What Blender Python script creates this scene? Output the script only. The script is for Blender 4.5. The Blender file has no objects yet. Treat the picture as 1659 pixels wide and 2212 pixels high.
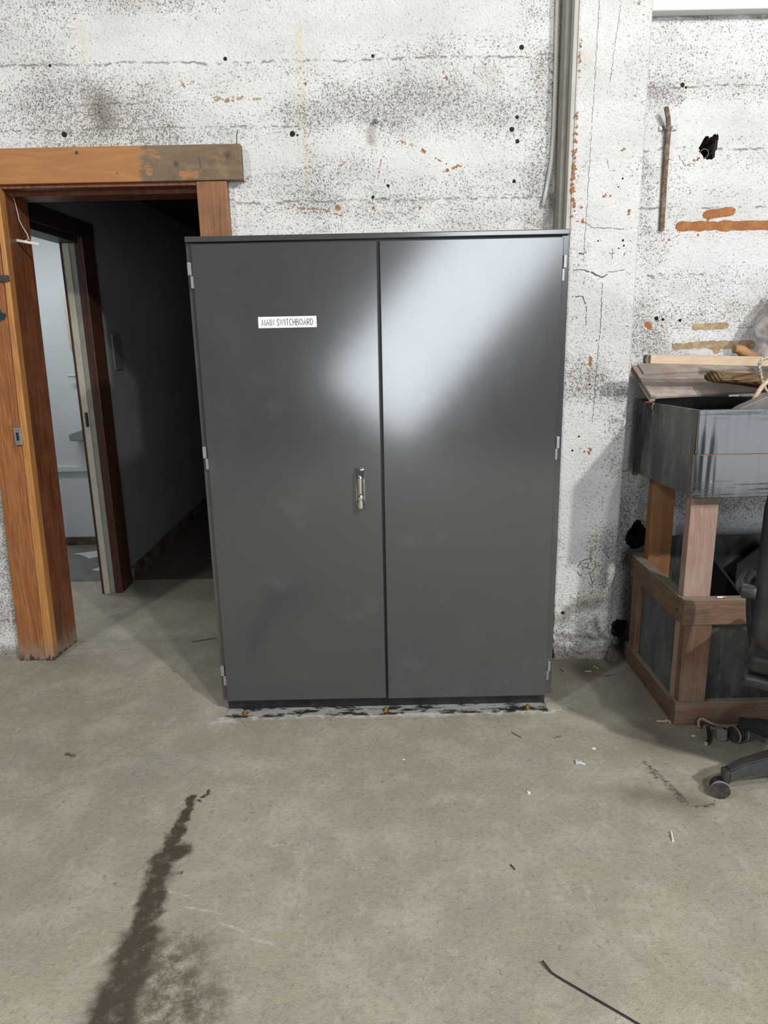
import bpy, bmesh, math, random
from mathutils import Vector, Matrix, Euler
random.seed(7)
SC = bpy.context.scene
COL = SC.collection
PI = math.pi
R = math.radians

# ------------------------------------------------------------------ camera
CAM_H = 1.492
cam_data = bpy.data.cameras.new('camera')
cam = bpy.data.objects.new('camera', cam_data); COL.objects.link(cam)
cam_data.sensor_fit = 'HORIZONTAL'; cam_data.sensor_width = 36.0
cam_data.lens = 36.0 * 1540.0 / 1659.0
cam_data.clip_start = 0.05; cam_data.clip_end = 100
_p, _r, _y = 0.2474, 0.0205, 0.0004
_f = Vector((math.sin(_y)*math.cos(_p), math.cos(_y)*math.cos(_p), -math.sin(_p)))
_rt = Vector((math.cos(_y), -math.sin(_y), 0)); _dn = _f.cross(_rt)
_rt2 = _rt*math.cos(_r) + _dn*math.sin(_r); _dn2 = -_rt*math.sin(_r) + _dn*math.cos(_r)
_m = Matrix((( _rt2.x, -_dn2.x, -_f.x, 0), (_rt2.y, -_dn2.y, -_f.y, 0), (_rt2.z, -_dn2.z, -_f.z, CAM_H), (0, 0, 0, 1)))
cam.matrix_world = _m
SC.camera = cam

# ------------------------------------------------------------------ world, exposure
SC.view_settings.view_transform = 'Standard'
SC.view_settings.look = 'None'
SC.view_settings.exposure = 0.0
SC.view_settings.gamma = 1.0
SC.view_settings.use_curve_mapping = False
W = bpy.data.worlds.new('hall_light'); SC.world = W; W.use_nodes = True
W.node_tree.nodes['Background'].inputs[0].default_value = (0.95, 0.97, 1.0, 1)
W.node_tree.nodes['Background'].inputs[1].default_value = 0.085

def lamp(name, loc, target, size, power, color=(1, 1, 1), sy=None, roll=0.0):
    d = bpy.data.lights.new(name, 'AREA'); d.energy = power; d.color = color
    d.shape = 'RECTANGLE' if sy else 'DISK'; d.size = size
    if sy: d.size_y = sy
    o = bpy.data.objects.new(name, d); COL.objects.link(o)
    o.location = loc
    q = (Vector(target) - Vector(loc)).to_track_quat('-Z', 'Y')
    o.rotation_euler = (q.to_matrix() @ Matrix.Rotation(roll, 3, 'Z')).to_euler()
    return o
# high hall lamp to the right, behind the viewpoint: cabinet's shadow on the floor to the left
lamp('hall_lamp_right', (3.1, -2.0, 4.2), (0.0, 3.0, 1.0), 0.20, 208, (1.0, 0.98, 0.955))
# lamp nearer the middle of the hall: lights the corridor under the lintel
lamp('hall_lamp_middle', (1.9, -1.7, 4.75), (-0.8, 3.3, 0.9), 0.25, 96, (1.0, 0.98, 0.955))
# lamp to the left: cabinet's shadow to the right
lamp('hall_lamp_left', (-2.6, -0.3, 3.9), (0.6, 3.0, 0.4), 0.25, 55, (1.0, 0.97, 0.93))
# added area light, unseen behind, tilted and shaped for the highlight on the doors
lamp('added_highlight_light', (0.90, -4.0, 1.82), (0.27, 2.6, 1.56), 3.4, 140, (0.86, 0.93, 1.0), sy=1.25, roll=R(50))
lamp('daylight_doorway', (4.3, -3.0, 1.1), (1.2, 2.45, 1.05), 2.2, 46, (0.88, 0.94, 1.0), sy=2.1)
# added area light at the side room's ceiling; the room's own source is unseen
lamp('side_room_fill', (-2.35, 4.3, 2.28), (-2.35, 4.5, 0.0), 0.9, 11.5, (0.93, 0.97, 1.0), sy=0.25)

# ------------------------------------------------------------------ node helpers
class NT:
    def __init__(s, name):
        s.mat = bpy.data.materials.new(name); s.mat.use_nodes = True
        s.t = s.mat.node_tree; s.b = s.t.nodes['Principled BSDF']
        tc = s.t.nodes.new('ShaderNodeTexCoord'); s.co = tc.outputs['Object']
    def n(s, kind, **kw):
        nd = s.t.nodes.new(kind)
        for k, v in kw.items(): setattr(nd, k, v)
        return nd
    def L(s, a, b):
        if isinstance(a, bpy.types.NodeSocket): s.t.links.new(a, b)
        else: b.default_value = a
    def m(s, op, a, b=0.0, c=None, clamp=False):
        nd = s.n('ShaderNodeMath', operation=op, use_clamp=clamp)
        s.L(a, nd.inputs[0]); s.L(b, nd.inputs[1])
        if c is not None: s.L(c, nd.inputs[2])
        return nd.outputs[0]
    def v(s, op, a, b=(0, 0, 0)):
        nd = s.n('ShaderNodeVectorMath', operation=op)
        s.L(a, nd.inputs[0])
        if op == 'SCALE': s.L(b, nd.inputs['Scale'])
        else: s.L(b, nd.inputs[1])
        return nd.outputs[0]
    def xyz(s, a=None):
        nd = s.n('ShaderNodeSeparateXYZ'); s.L(a or s.co, nd.inputs[0]); return nd.outputs
    def noise(s, scale, detail=3, rough=.55, vec=None, dist=0.0, color=False):
        nd = s.n('ShaderNodeTexNoise'); nd.inputs['Scale'].default_value = scale
        nd.inputs['Detail'].default_value = detail; nd.inputs['Roughness'].default_value = rough
        nd.inputs['Distortion'].default_value = dist
        s.L(vec or s.co, nd.inputs['Vector'])
        return nd.outputs['Color' if color else 'Fac']
    def scaled(s, sc, vec=None, off=(0, 0, 0)):
        nd = s.n('ShaderNodeMapping'); nd.inputs['Scale'].default_value = sc
        nd.inputs['Location'].default_value = off
        s.L(vec or s.co, nd.inputs[0]); return nd.outputs[0]
    def ss(s, x, lo, hi, o0=0.0, o1=1.0):
        nd = s.n('ShaderNodeMapRange', interpolation_type='SMOOTHSTEP')
        s.L(x, nd.inputs[0]); s.L(lo, nd.inputs[1]); s.L(hi, nd.inputs[2]); s.L(o0, nd.inputs[3]); s.L(o1, nd.inputs[4])
        return nd.outputs[0]
    def mix(s, f, a, b):
        nd = s.n('ShaderNodeMix', data_type='RGBA')
        s.L(f, nd.inputs[0])
        for v_, i in ((a, 6), (b, 7)):
            if isinstance(v_, tuple) and len(v_) == 3: v_ = v_ + (1,)
            s.L(v_, nd.inputs[i])
        return nd.outputs[2]
    def warp(s, amp, scale, detail=3, vec=None):
        c = s.noise(scale, detail, color=True, vec=vec)
        return s.v('ADD', vec or s.co, s.v('SCALE', s.v('SUBTRACT', c, (.5, .5, .5)), amp))
    def bump(s, h, strength=.5, dist=.002):
        nd = s.n('ShaderNodeBump'); nd.inputs['Strength'].default_value = strength
        nd.inputs['Distance'].default_value = dist
        s.L(h, nd.inputs['Height']); s.t.links.new(nd.outputs[0], s.b.inputs['Normal'])
    def col(s, c):
        if isinstance(c, tuple) and len(c) == 3: c = c + (1,)
        s.L(c, s.b.inputs['Base Color'])
    def set(s, **kw):
        for k, v_ in kw.items(): s.L(v_, s.b.inputs[k.replace('_', ' ')])
        return s.mat
    def caps(s, segs, vec, soft=.5):
        """mask of thick line segments: segs = (x0,y0,z0, x1,y1,z1, radius)"""
        out = None
        for (a, b, r) in segs:
            nd = s.n('ShaderNodeGroup'); nd.node_tree = capsule_group()
            s.L(vec, nd.inputs[0]); nd.inputs[1].default_value = a; nd.inputs[2].default_value = b
            nd.inputs[3].default_value = r; nd.inputs[4].default_value = r*(1-soft)
            out = nd.outputs[0] if out is None else s.m('MAXIMUM', out, nd.outputs[0])
        return out

def capsule_group():
    g = bpy.data.node_groups.get('capsule')
    if g: return g
    g = bpy.data.node_groups.new('capsule', 'ShaderNodeTree')
    for nm, ty in (('P', 'NodeSocketVector'), ('A', 'NodeSocketVector'), ('B', 'NodeSocketVector'), ('R', 'NodeSocketFloat'), ('Rin', 'NodeSocketFloat')):
        g.interface.new_socket(nm, in_out='INPUT', socket_type=ty)
    g.interface.new_socket('Mask', in_out='OUTPUT', socket_type='NodeSocketFloat')
    N = g.nodes; Lk = g.links.new
    gi = N.new('NodeGroupInput'); go = N.new('NodeGroupOutput')
    def vm(op, a, b, o=0):
        x = N.new('ShaderNodeVectorMath'); x.operation = op; Lk(a, x.inputs[0])
        Lk(b, x.inputs['Scale'] if op == 'SCALE' else x.inputs[1]); return x.outputs['Value' if o else 0]
    pa = vm('SUBTRACT', gi.outputs[0], gi.outputs[1]); ba = vm('SUBTRACT', gi.outputs[2], gi.outputs[1])
    d1 = vm('DOT_PRODUCT', pa, ba, 1); d2 = vm('DOT_PRODUCT', ba, ba, 1)
    dv = N.new('ShaderNodeMath'); dv.operation = 'DIVIDE'; dv.use_clamp = True
    Lk(d1, dv.inputs[0]); Lk(d2, dv.inputs[1])
    pr = vm('SCALE', ba, dv.outputs[0]); df = vm('SUBTRACT', pa, pr)
    ln = N.new('ShaderNodeVectorMath'); ln.operation = 'LENGTH'; Lk(df, ln.inputs[0])
    mr = N.new('ShaderNodeMapRange'); mr.interpolation_type = 'SMOOTHSTEP'
    Lk(ln.outputs['Value'], mr.inputs[0]); Lk(gi.outputs[4], mr.inputs[1]); Lk(gi.outputs[3], mr.inputs[2])
    mr.inputs[3].default_value = 1; mr.inputs[4].default_value = 0
    Lk(mr.outputs[0], go.inputs[0])
    return g

# ------------------------------------------------------------------ materials
def wz(x, z): return (x, 0.0, z)
def painted_concrete(name, base=(.80, .79, .76), dens=.5, lines=(), dense=(), clean=(), holes=(), orange=(), tan=(), grime_shade=(), cracks=(), stripes=(), bandsc=3.2):
    MARKS[name] = [('hole', holes), ('orange', orange), ('tan', tan), ('crack', cracks)]
    holes = orange = tan = cracks = ()
    s = NT(name); x, y, z = s.xyz()
    # work in the plane of the wall (x, z)
    fl = s.v('MULTIPLY', s.co, (1, 0, 1))
    w1 = s.warp(.035, 22, 4, fl); w2 = s.warp(.012, 60, 3, fl); w3 = s.warp(.09, 7, 4, fl)
    # density of the pits
    d = s.noise(1.3, 3, .6, s.scaled((.7, 1, bandsc)))
    d = s.m('MULTIPLY_ADD', s.m('SUBTRACT', d, .5), 1.7, dens)
    d2 = s.noise(6, 3, .6)
    d = s.m('MULTIPLY_ADD', s.m('SUBTRACT', d2, .5), .9, d)
    if dense: d = s.m('MULTIPLY_ADD', s.caps(dense, w3, 1.0), .55, d)
    if clean: d = s.m('MULTIPLY_ADD', s.caps(clean, w3, 1.0), -.6, d)
    d = s.m('ADD', d, 0, clamp=True)
    # pits: short dark squiggles and dots
    n1 = s.noise(92, 2, .55, dist=.7); n2 = s.noise(125, 3, .6)
    ridge = s.ss(s.m('ABSOLUTE', s.m('SUBTRACT', n1, .5)), .060, .0)
    th = s.m('MULTIPLY_ADD', d, -.19, .64)
    worms = s.m('MULTIPLY', ridge, s.ss(n2, s.m('ADD', th, -.02), s.m('ADD', th, .11)))
    n3 = s.noise(170, 2, .5)
    th2 = s.m('MULTIPLY_ADD', d, -.10, .71)
    dots = s.ss(n3, th2, s.m('ADD', th2, .04))
    n4 = s.noise(40, 4, .65)
    th3 = s.m('MULTIPLY_ADD', d, -.11, .76)
    chips = s.ss(n4, th3, s.m('ADD', th3, .03))
    pit = s.m('MAXIMUM', s.m('MAXIMUM', worms, dots), chips)
    # board-form joints
    ln = None; s_w = s.warp(.022, 45, 4, fl)
    for (z0, xa, xb, wd) in lines:
        zn = s.m('MULTIPLY_ADD', s.m('SUBTRACT', s.noise(4, 4), .5), .035, s.xyz(s_w)[2])
        a = s.ss(s.m('ABSOLUTE', s.m('SUBTRACT', zn, z0)), wd, wd*.2)
        a = s.m('MULTIPLY', a, s.m('MULTIPLY', s.ss(x, xa, xa+.02), s.ss(x, xb, xb-.02)))
        a = s.m('MULTIPLY', a, s.ss(s.noise(30, 3), .40, .60))
        ln = a if ln is None else s.m('MAXIMUM', ln, a)
        near = s.m('MULTIPLY', s.ss(s.m('ABSOLUTE', s.m('SUBTRACT', zn, z0)), .035, .0), .0)
    if cracks:
        c = s.caps(cracks, s.warp(.022, 35, 3, fl), .6)
        ln = c if ln is None else s.m('MAXIMUM', ln, c)
    if ln is not None: pit = s.m('MAXIMUM', pit, s.m('MULTIPLY', ln, .85))
    # base colour
    big = s.noise(2.2, 4, .6, s.scaled((1, 1, 2.0)))
    c = s.mix(s.ss(big, .35, .7), tuple(v*.94 for v in base), tuple(v*.80 for v in base))
    c = s.mix(s.m('MULTIPLY', s.ss(s.noise(5, 5, .7), .5, .72), .6), c, (.56, .545, .50))
    c = s.mix(s.m('MULTIPLY', s.ss(s.noise(48, 4, .7), .5, .68), .25), c, (.50, .485, .45))
    if stripes:
        c = s.mix(s.m('MULTIPLY', s.caps(stripes, w1, 1.0), .5), c, (.66, .62, .44))
    veil = s.m('MULTIPLY', s.ss(d, .40, 1.0), .26)
    c = s.mix(veil, c, (.36, .34, .30))
    if grime_shade: c = s.mix(s.m('MULTIPLY', s.caps(grime_shade, w3, 1.0), .8), c, s.mix(s.noise(14, 4), (.10, .08, .06), (.34, .30, .24)))
    c = s.mix(s.m('MULTIPLY', pit, .8), c, s.mix(s.noise(9, 2), (.04, .033, .026), (.24, .20, .16)))
    if tan: c = s.mix(s.caps(tan, w1, .25), c, s.mix(s.noise(30, 4), (.30, .21, .11), (.50, .38, .22)))
    if orange: c = s.mix(s.caps(orange, w1, .25), c, s.mix(s.noise(30, 4), (.20, .07, .022), (.40, .17, .06)))
    if holes: c = s.mix(s.caps(holes, w2, .35), c, (.012, .01, .009))
    s.col(c)
    h = s.m('MULTIPLY_ADD', pit, -1.2, s.m('MULTIPLY', s.noise(95, 3, .6), 1.5))
    h = s.m('MULTIPLY_ADD', s.noise(14, 3), .8, h)
    s.bump(h, .8, .005)
    return s.set(Roughness=.62, Specular_IOR_Level=.35)

def wood(name, c1, c2, axis='x', gs=1.0, rough=.5, dark=0.0, darkc=(.05, .03, .02), dust=0.0, dustc=(.36, .32, .26), spec=.4, sat=None, top=0.0, foot=0.0):
    s = NT(name)
    st = {'x': (1.0, 20, 20), 'y': (20, 1.0, 20), 'z': (20, 20, 1.0)}[axis]
    st = tuple(v*gs for v in st)
    v1 = s.scaled(st, s.warp(.03, 3, 2))
    g = s.noise(1.6, 3, .5, v1, dist=.7)
    rings = s.m('FRACT', s.m('MULTIPLY', g, 7.0))
    rings = s.ss(s.m('ABSOLUTE', s.m('SUBTRACT', rings, .5)), .5, .1)
    fine = s.noise(14, 4, .7, v1)
    c = s.mix(s.m('MULTIPLY_ADD', rings, .55, s.m('MULTIPLY', fine, .4)), c1, c2)
    if dark:
        c = s.mix(s.m('MULTIPLY', s.ss(s.noise(4, 5, .65, s.scaled(tuple(.6*q+.2 for q in st))), .46, .66), dark), c, darkc)
    if dust:
        c = s.mix(s.m('MULTIPLY', s.ss(s.noise(9, 5, .6), .35, .68), dust), c, dustc)
        sp = s.ss(s.noise(170, 2), .72, .76)
        c = s.mix(s.m('MULTIPLY', sp, dust), c, (.6, .56, .48))
    if top:
        geo = s.n('ShaderNodeNewGeometry'); up = s.xyz(geo.outputs['True Normal'])[2]
        c = s.mix(s.m('MULTIPLY', s.ss(up, .6, .9), top), c, s.mix(s.noise(12, 4), (.20, .175, .14), (.32, .285, .235)))
    if foot:
        zz = s.m('MULTIPLY_ADD', s.m('SUBTRACT', s.noise(18, 5, .7, s.scaled((2, 2, .6))), .5), foot*1.4, s.xyz()[2])
        c = s.mix(s.m('MULTIPLY', s.ss(zz, foot, foot*.1), .8), c, s.mix(s.noise(50, 3), (.34, .25, .19), (.16, .10, .07)))
        c = s.mix(s.ss(zz, foot*.12, foot*.02), c, (.05, .04, .035))
    s.col(c)
    s.bump(s.m('ADD', fine, s.m('MULTIPLY', rings, .5)), .25, .0015)
    return s.set(Roughness=rough, Specular_IOR_Level=spec)

def plain(name, c, rough=.5, metal=0.0, spec=.5, mott=0.0, mc=None, ms=12, bump=0.0, coat=0.0):
    s = NT(name)
    if mott: c_ = s.mix(s.m('MULTIPLY', s.ss(s.noise(ms, 4, .6), .4, .68), mott), c, mc or tuple(min(1, v*1.6+.03) for v in c))
    else: c_ = c
    s.col(c_)
    if bump: s.bump(s.noise(ms*8, 3), bump, .002)
    return s.set(Roughness=rough, Metallic=metal, Specular_IOR_Level=spec, Coat_Weight=coat)

def satin_paint():
    s = NT('charcoal_satin_paint')
    sm = s.noise(2.6, 4, .6, s.scaled((1.0, 1, .8)))
    sc_ = s.noise(9, 5, .75, s.scaled((1, 1, .35)), dist=1.5)
    c = s.mix(s.m('MULTIPLY', s.ss(sm, .5, .72), .25), (.052, .053, .054), (.082, .082, .082))
    fin = s.ss(s.m('ABSOLUTE', s.m('SUBTRACT', s.noise(5, 3, .5, dist=2.0), .5)), .006, .001)
    c = s.mix(s.m('MULTIPLY', s.m('MULTIPLY', fin, s.ss(s.noise(3, 2), .5, .65)), .06), c, (.20, .20, .20))
    c = s.mix(s.m('MULTIPLY', s.ss(s.noise(4.5, 3, .6), .58, .74), .30), c, (.11, .11, .112))
    s.col(c)
    r = s.m('MULTIPLY_ADD', s.m('SUBTRACT', sc_, .5), .05, .15)
    return s.set(Roughness=r, Specular_IOR_Level=1.0)

def floor_mat():
    s = NT('dusty_concrete_floor'); x, y, z = s.xyz()
    fl = s.v('MULTIPLY', s.co, (1, 1, 0))
    w = s.warp(.05, 14, 4, fl); wl = s.warp(.13, 6, 4, fl); ws = s.warp(.02, 40, 3, fl)
    big = s.noise(1.1, 5, .6); mid = s.noise(5, 5, .65); fine = s.noise(60, 4, .7)
    c = s.mix(s.ss(big, .3, .7), (.44, .40, .315), (.37, .345, .28))
    c = s.mix(s.m('MULTIPLY', s.ss(mid, .42, .68), .75), c, (.54, .50, .41))
    c = s.mix(s.m('MULTIPLY', s.ss(s.noise(2.0, 5, .7, s.scaled((1, 1, 1), off=(1, 3, 0))), .52, .70), .55), c, (.31, .285, .235))
    c = s.mix(s.m('MULTIPLY', s.ss(s.noise(11, 5, .75, s.scaled((1.3, .7, 1))), .54, .68), .5), c, (.56, .53, .45))
    c = s.mix(s.m('MULTIPLY', s.ss(s.noise(2.3, 4, .6, s.scaled((1, 1, 1), off=(4, 7, 0))), .5, .72), .5), c, (.35, .31, .27))
    c = s.mix(s.m('MULTIPLY', s.ss(s.noise(3.1, 4, .6, s.scaled((1, 1, 1), off=(9, 2, 0))), .52, .72), .3), c, (.36, .355, .33))
    c = s.mix(s.m('MULTIPLY', s.ss(fine, .47, .72), .42), c, (.21, .19, .155))
    c = s.mix(s.m('MULTIPLY', s.ss(s.noise(85, 3, .7), .56, .70), .4), c, (.58, .55, .48))
    c = s.mix(s.m('MULTIPLY', s.ss(s.noise(33, 4, .7, s.scaled((1.5, .8, 1))), .60, .70), .45), c, (.16, .145, .125))
    # oil track running away from the viewer
    oil = s.caps([((-.645, 1.15, 0), (-.642, 1.50, 0), .075), ((-.645, 1.50, 0), (-.668, 1.76, 0), .052), ((-.672, 1.80, 0), (-.640, 1.815, 0), .055),
                  ((-.672, 1.80, 0), (-.66, 1.93, 0), .034), ((-.66, 1.93, 0), (-.655, 2.07, 0), .024), ((-.63, 2.06, 0), (-.61, 2.10, 0), .008)], s.warp(.06, 24, 5, fl), .55)
    oiln = s.m('MULTIPLY', oil, s.ss(s.noise(26, 5, .7), .22, .5, .55, 1.0))
    c = s.mix(s.m('MULTIPLY', oiln, .93), c, s.mix(s.noise(60, 3), (.028, .021, .015), (.085, .066, .046)))
    halo = s.caps([((-.50, 1.05, 0), (-.54, 1.44, 0), .17), ((-.58, 1.25, 0), (-.48, 1.30, 0), .18)], wl, .9)
    hn = s.m('MULTIPLY', halo, s.ss(s.noise(22, 5, .75), .30, .62))
    c = s.mix(s.m('MULTIPLY', hn, .85), c, (.10, .075, .055))
    sp_ = s.caps([((-1.19, 2.345, 0), (-1.165, 2.335, 0), .018), ((-.60, 1.735, 0), (-.605, 1.73, 0), .006), ((-.98, 3.0, 0), (-.97, 3.0, 0), .008)], s.warp(.03, 50, 4, fl), .9)
    c = s.mix(s.m('MULTIPLY', sp_, .85), c, (.085, .055, .045))
    # darker brown patches by the bench
    br = s.caps([((1.0, 2.35, 0), (1.1, 2.9, 0), .16), ((.85, 2.95, 0), (1.15, 3.1, 0), .16), ((.80, 2.05, 0), (.98, 2.0, 0), .10)], wl, 1.0)
    c = s.mix(s.m('MULTIPLY', br, .6), c, (.16, .13, .10))
    # spalled gouge near the chair
    go = s.caps([((.90, 2.22, 0), (.935, 2.10, 0), .016), ((.935, 2.10, 0), (.95, 2.0, 0), .022), ((.97, 1.98, 0), (1.04, 1.985, 0), .010), ((1.045, 2.0, 0), (1.05, 2.01, 0), .006)], s.warp(.05, 26, 5, fl), 1.0)
    go = s.m('MULTIPLY', go, s.ss(s.noise(55, 4, .7), .40, .58))
    c = s.mix(s.m('MULTIPLY', go, .75), c, (.07, .055, .045))
    # chalk dashes
    ch = s.caps([((-.632, 1.669, 0), (-.561, 1.645, 0), .0055), ((-.557, 1.604, 0), (-.472, 1.586, 0), .0065), ((-.458, 1.552, 0), (-.379, 1.519, 0), .007),
                 ((-.357, 1.496, 0), (-.300, 1.478, 0), .008), ((-.30, 1.551, 0), (-.243, 1.534, 0), .0025)], s.warp(.014, 50, 3, fl), 1.0)
    c = s.mix(s.m('MULTIPLY', ch, s.ss(fine, .40, .60)), c, (.62, .60, .54))
    # floor joint and drilling dust at the plinth
    jt = s.caps([((-3.2, 2.112, 0), (-.67, 2.079, 0), .007), ((-.55, 2.10, 0), (.1, 2.115, 0), .009)], s.warp(.03, 16, 4, fl), 1.0)
    jt = s.m('MULTIPLY', jt, s.ss(s.noise(20, 5, .7), .42, .62))
    c = s.mix(s.m('MULTIPLY', jt, .55), c, (.50, .47, .41))
    jt2 = s.caps([((-3.2, 3.37, 0), (-.6, 3.34, 0), .005)], s.warp(.02, 12, 3, fl), .9)
    c = s.mix(s.m('MULTIPLY', jt2, .5), c, (.13, .115, .095))
    du = s.caps([((-.67, 2.575, 0), (.02, 2.57, 0), .022), ((.02, 2.57, 0), (.66, 2.575, 0), .022), ((.64, 2.60, 0), (.72, 2.62, 0), .022), ((-.70, 2.55, 0), (-.60, 2.56, 0), .028)], s.warp(.04, 30, 4, fl), .9)
    c = s.mix(s.m('MULTIPLY', du, s.ss(s.noise(22, 4, .7), .38, .62)), c, (.66, .645, .60))
    # grime along the foot of the walls
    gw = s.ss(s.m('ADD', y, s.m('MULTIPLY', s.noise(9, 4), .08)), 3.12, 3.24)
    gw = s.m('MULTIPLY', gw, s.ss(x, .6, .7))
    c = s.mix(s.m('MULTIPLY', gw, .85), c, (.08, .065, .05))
    wh = s.ss(s.noise(210, 1), .765, .785)
    c = s.mix(s.m('MULTIPLY', wh, s.ss(s.noise(4, 3), .38, .58)), c, (.70, .67, .60))
    yel = s.caps([((.31, 1.72, 0),)*2 + (.006,), ((.33, 1.64, 0),)*2 + (.007,), ((.353, 1.64, 0),)*2 + (.006,), ((.352, 1.585, 0),)*2 + (.006,), ((.315, 1.575, 0),)*2 + (.006,), ((.335, 1.555, 0),)*2 + (.006,), ((.62, 1.88, 0),)*2 + (.012,)], ws, .8)
    c = s.mix(s.m('MULTIPLY', yel, .5), c, (.60, .48, .30))
    pa = s.caps([((.12, 2.03, 0), (.20, 2.05, 0), .045), ((-.35, 1.86, 0), (-.25, 1.84, 0), .06)], wl, 1.0)
    c = s.mix(s.m('MULTIPLY', s.m('MULTIPLY', pa, s.ss(s.noise(45, 4, .7), .45, .6)), .7), c, (.55, .53, .49))
    hs_ = s.n('ShaderNodeHueSaturation'); hs_.inputs['Value'].default_value = .86; hs_.inputs['Saturation'].default_value = 1.08; s.L(c, hs_.inputs['Color'])
    s.col(hs_.outputs[0])
    h = s.m('ADD', s.m('MULTIPLY', fine, .5), s.m('MULTIPLY', s.noise(200, 3), .5))
    h = s.m('SUBTRACT', h, s.m('MULTIPLY', go, 2.5))
    s.bump(s.m('MULTIPLY_ADD', mid, 1.5, h), .7, .004)
    r = s.m('MULTIPLY_ADD', oiln, -.30, .74)
    return s.set(Roughness=r, Specular_IOR_Level=.35)

M = {}
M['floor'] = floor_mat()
M['satin'] = satin_paint()
M['black_metal'] = plain('black_plinth_steel', (.012, .012, .013), .45, mott=.5, mc=(.035, .033, .03), ms=14)
M['galv'] = plain('zinc_hinge', (.30, .30, .30), .42, .6, mott=.4, mc=(.42, .42, .42), ms=40)
M['chrome'] = plain('polished_chrome', (.82, .80, .79), .06, 1.0)
M['brass'] = plain('yellow_zinc_bolt', (.62, .40, .12), .32, .9)
M['plate'] = plain('white_engraved_plate', (.80, .81, .82), .35)
M['ink'] = plain('dark_engraving', (.02, .025, .04), .6)
M['pencil'] = plain('black_marker', (.03, .03, .03), .7)
M['rubber'] = plain('black_rubber', (.016, .016, .017), .5, mott=.4, mc=(.05, .047, .042), ms=9)
M['chair'] = plain('black_chair_plastic', (.020, .020, .022), .42, mott=.6, mc=(.055, .05, .045), ms=8, bump=.2)
M['greyplastic'] = plain('dusty_grey_plastic', (.17, .15, .125), .6, mott=.5, ms=14)
M['caster_tyre'] = plain('caster_tyre', (.022, .022, .024), .45, mott=.7, mc=(.09, .08, .07), ms=30)
M['caster_rim'] = plain('pale_caster_rim', (.34, .30, .25), .55)
M['rust'] = plain('rusted_steel', (.15, .095, .065), .85, .1, mott=.9, mc=(.30, .245, .19), ms=50, bump=.6)
M['dustrod'] = plain('dusty_rod', (.30, .22, .17), .7, mott=.7, mc=(.45, .38, .31), ms=25, bump=.3)
M['darkpipe'] = plain('dark_pipe', (.02, .018, .017), .4)
M['cavity'] = plain('broken_concrete', (.16, .13, .10), .9, mott=.8, mc=(.03, .025, .02), ms=26, bump=1.0)
M['white'] = plain('white_paint_timber', (.78, .78, .77), .55, mott=.3, mc=(.68, .67, .64), ms=5, bump=.1)
M['beam'] = plain('white_beam_paint', (.66, .66, .67), .55, mott=.3, mc=(.58, .58, .57), ms=5, bump=.1)
M['cable'] = plain('pale_cable_sheath', (.62, .60, .55), .5)
M['wire'] = plain('pale_wire', (.50, .44, .40), .45)
M['room'] = plain('pale_blue_grey_wall', (.60, .625, .64), .7, mott=.3, mc=(.52, .54, .55), ms=3)
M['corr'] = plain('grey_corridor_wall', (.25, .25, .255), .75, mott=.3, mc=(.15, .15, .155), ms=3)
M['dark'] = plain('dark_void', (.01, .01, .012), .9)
M['browntrim'] = wood('dark_stained_trim', (.085, .032, .016), (.038, .016, .010), 'z', 1.0, .4, dark=.4)
M['shadetrim'] = wood('shade_black_trim', (.03, .018, .014), (.018, .012, .01), 'y', 1.0, .5)  # door head stands unlit; that shade is put into the trim colour
M['browntrim_y'] = wood('dark_skirting', (.09, .05, .03), (.045, .025, .018), 'y', 1.0, .5, dust=.4)
M['cream'] = plain('cream_painted_jamb', (.50, .47, .38), .5, mott=.5, mc=(.38, .34, .26), ms=22)
M['cream2'] = plain('greyed_cream_stop', (.26, .25, .22), .55, mott=.5, mc=(.20, .19, .17), ms=12)
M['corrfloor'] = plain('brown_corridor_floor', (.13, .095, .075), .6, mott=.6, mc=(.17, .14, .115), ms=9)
M['roomfloor'] = plain('grey_side_room_floor', (.17, .165, .15), .7, mott=.6, mc=(.10, .095, .085), ms=9)
M['paper'] = plain('pale_paper_scrap', (.52, .52, .50), .8)
M['beige'] = plain('beige_plastic', (.56, .50, .41), .4)
M['bracket'] = plain('grey_green_bracket', (.22, .23, .21), .5)
M['switch'] = plain('grey_plate', (.16, .15, .15), .5)
M['velcro'] = plain('charcoal_webbing', (.045, .045, .05), .8, bump=.8, ms=60)
M['teal'] = plain('dark_teal_tape', (.012, .035, .042), .4)

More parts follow.
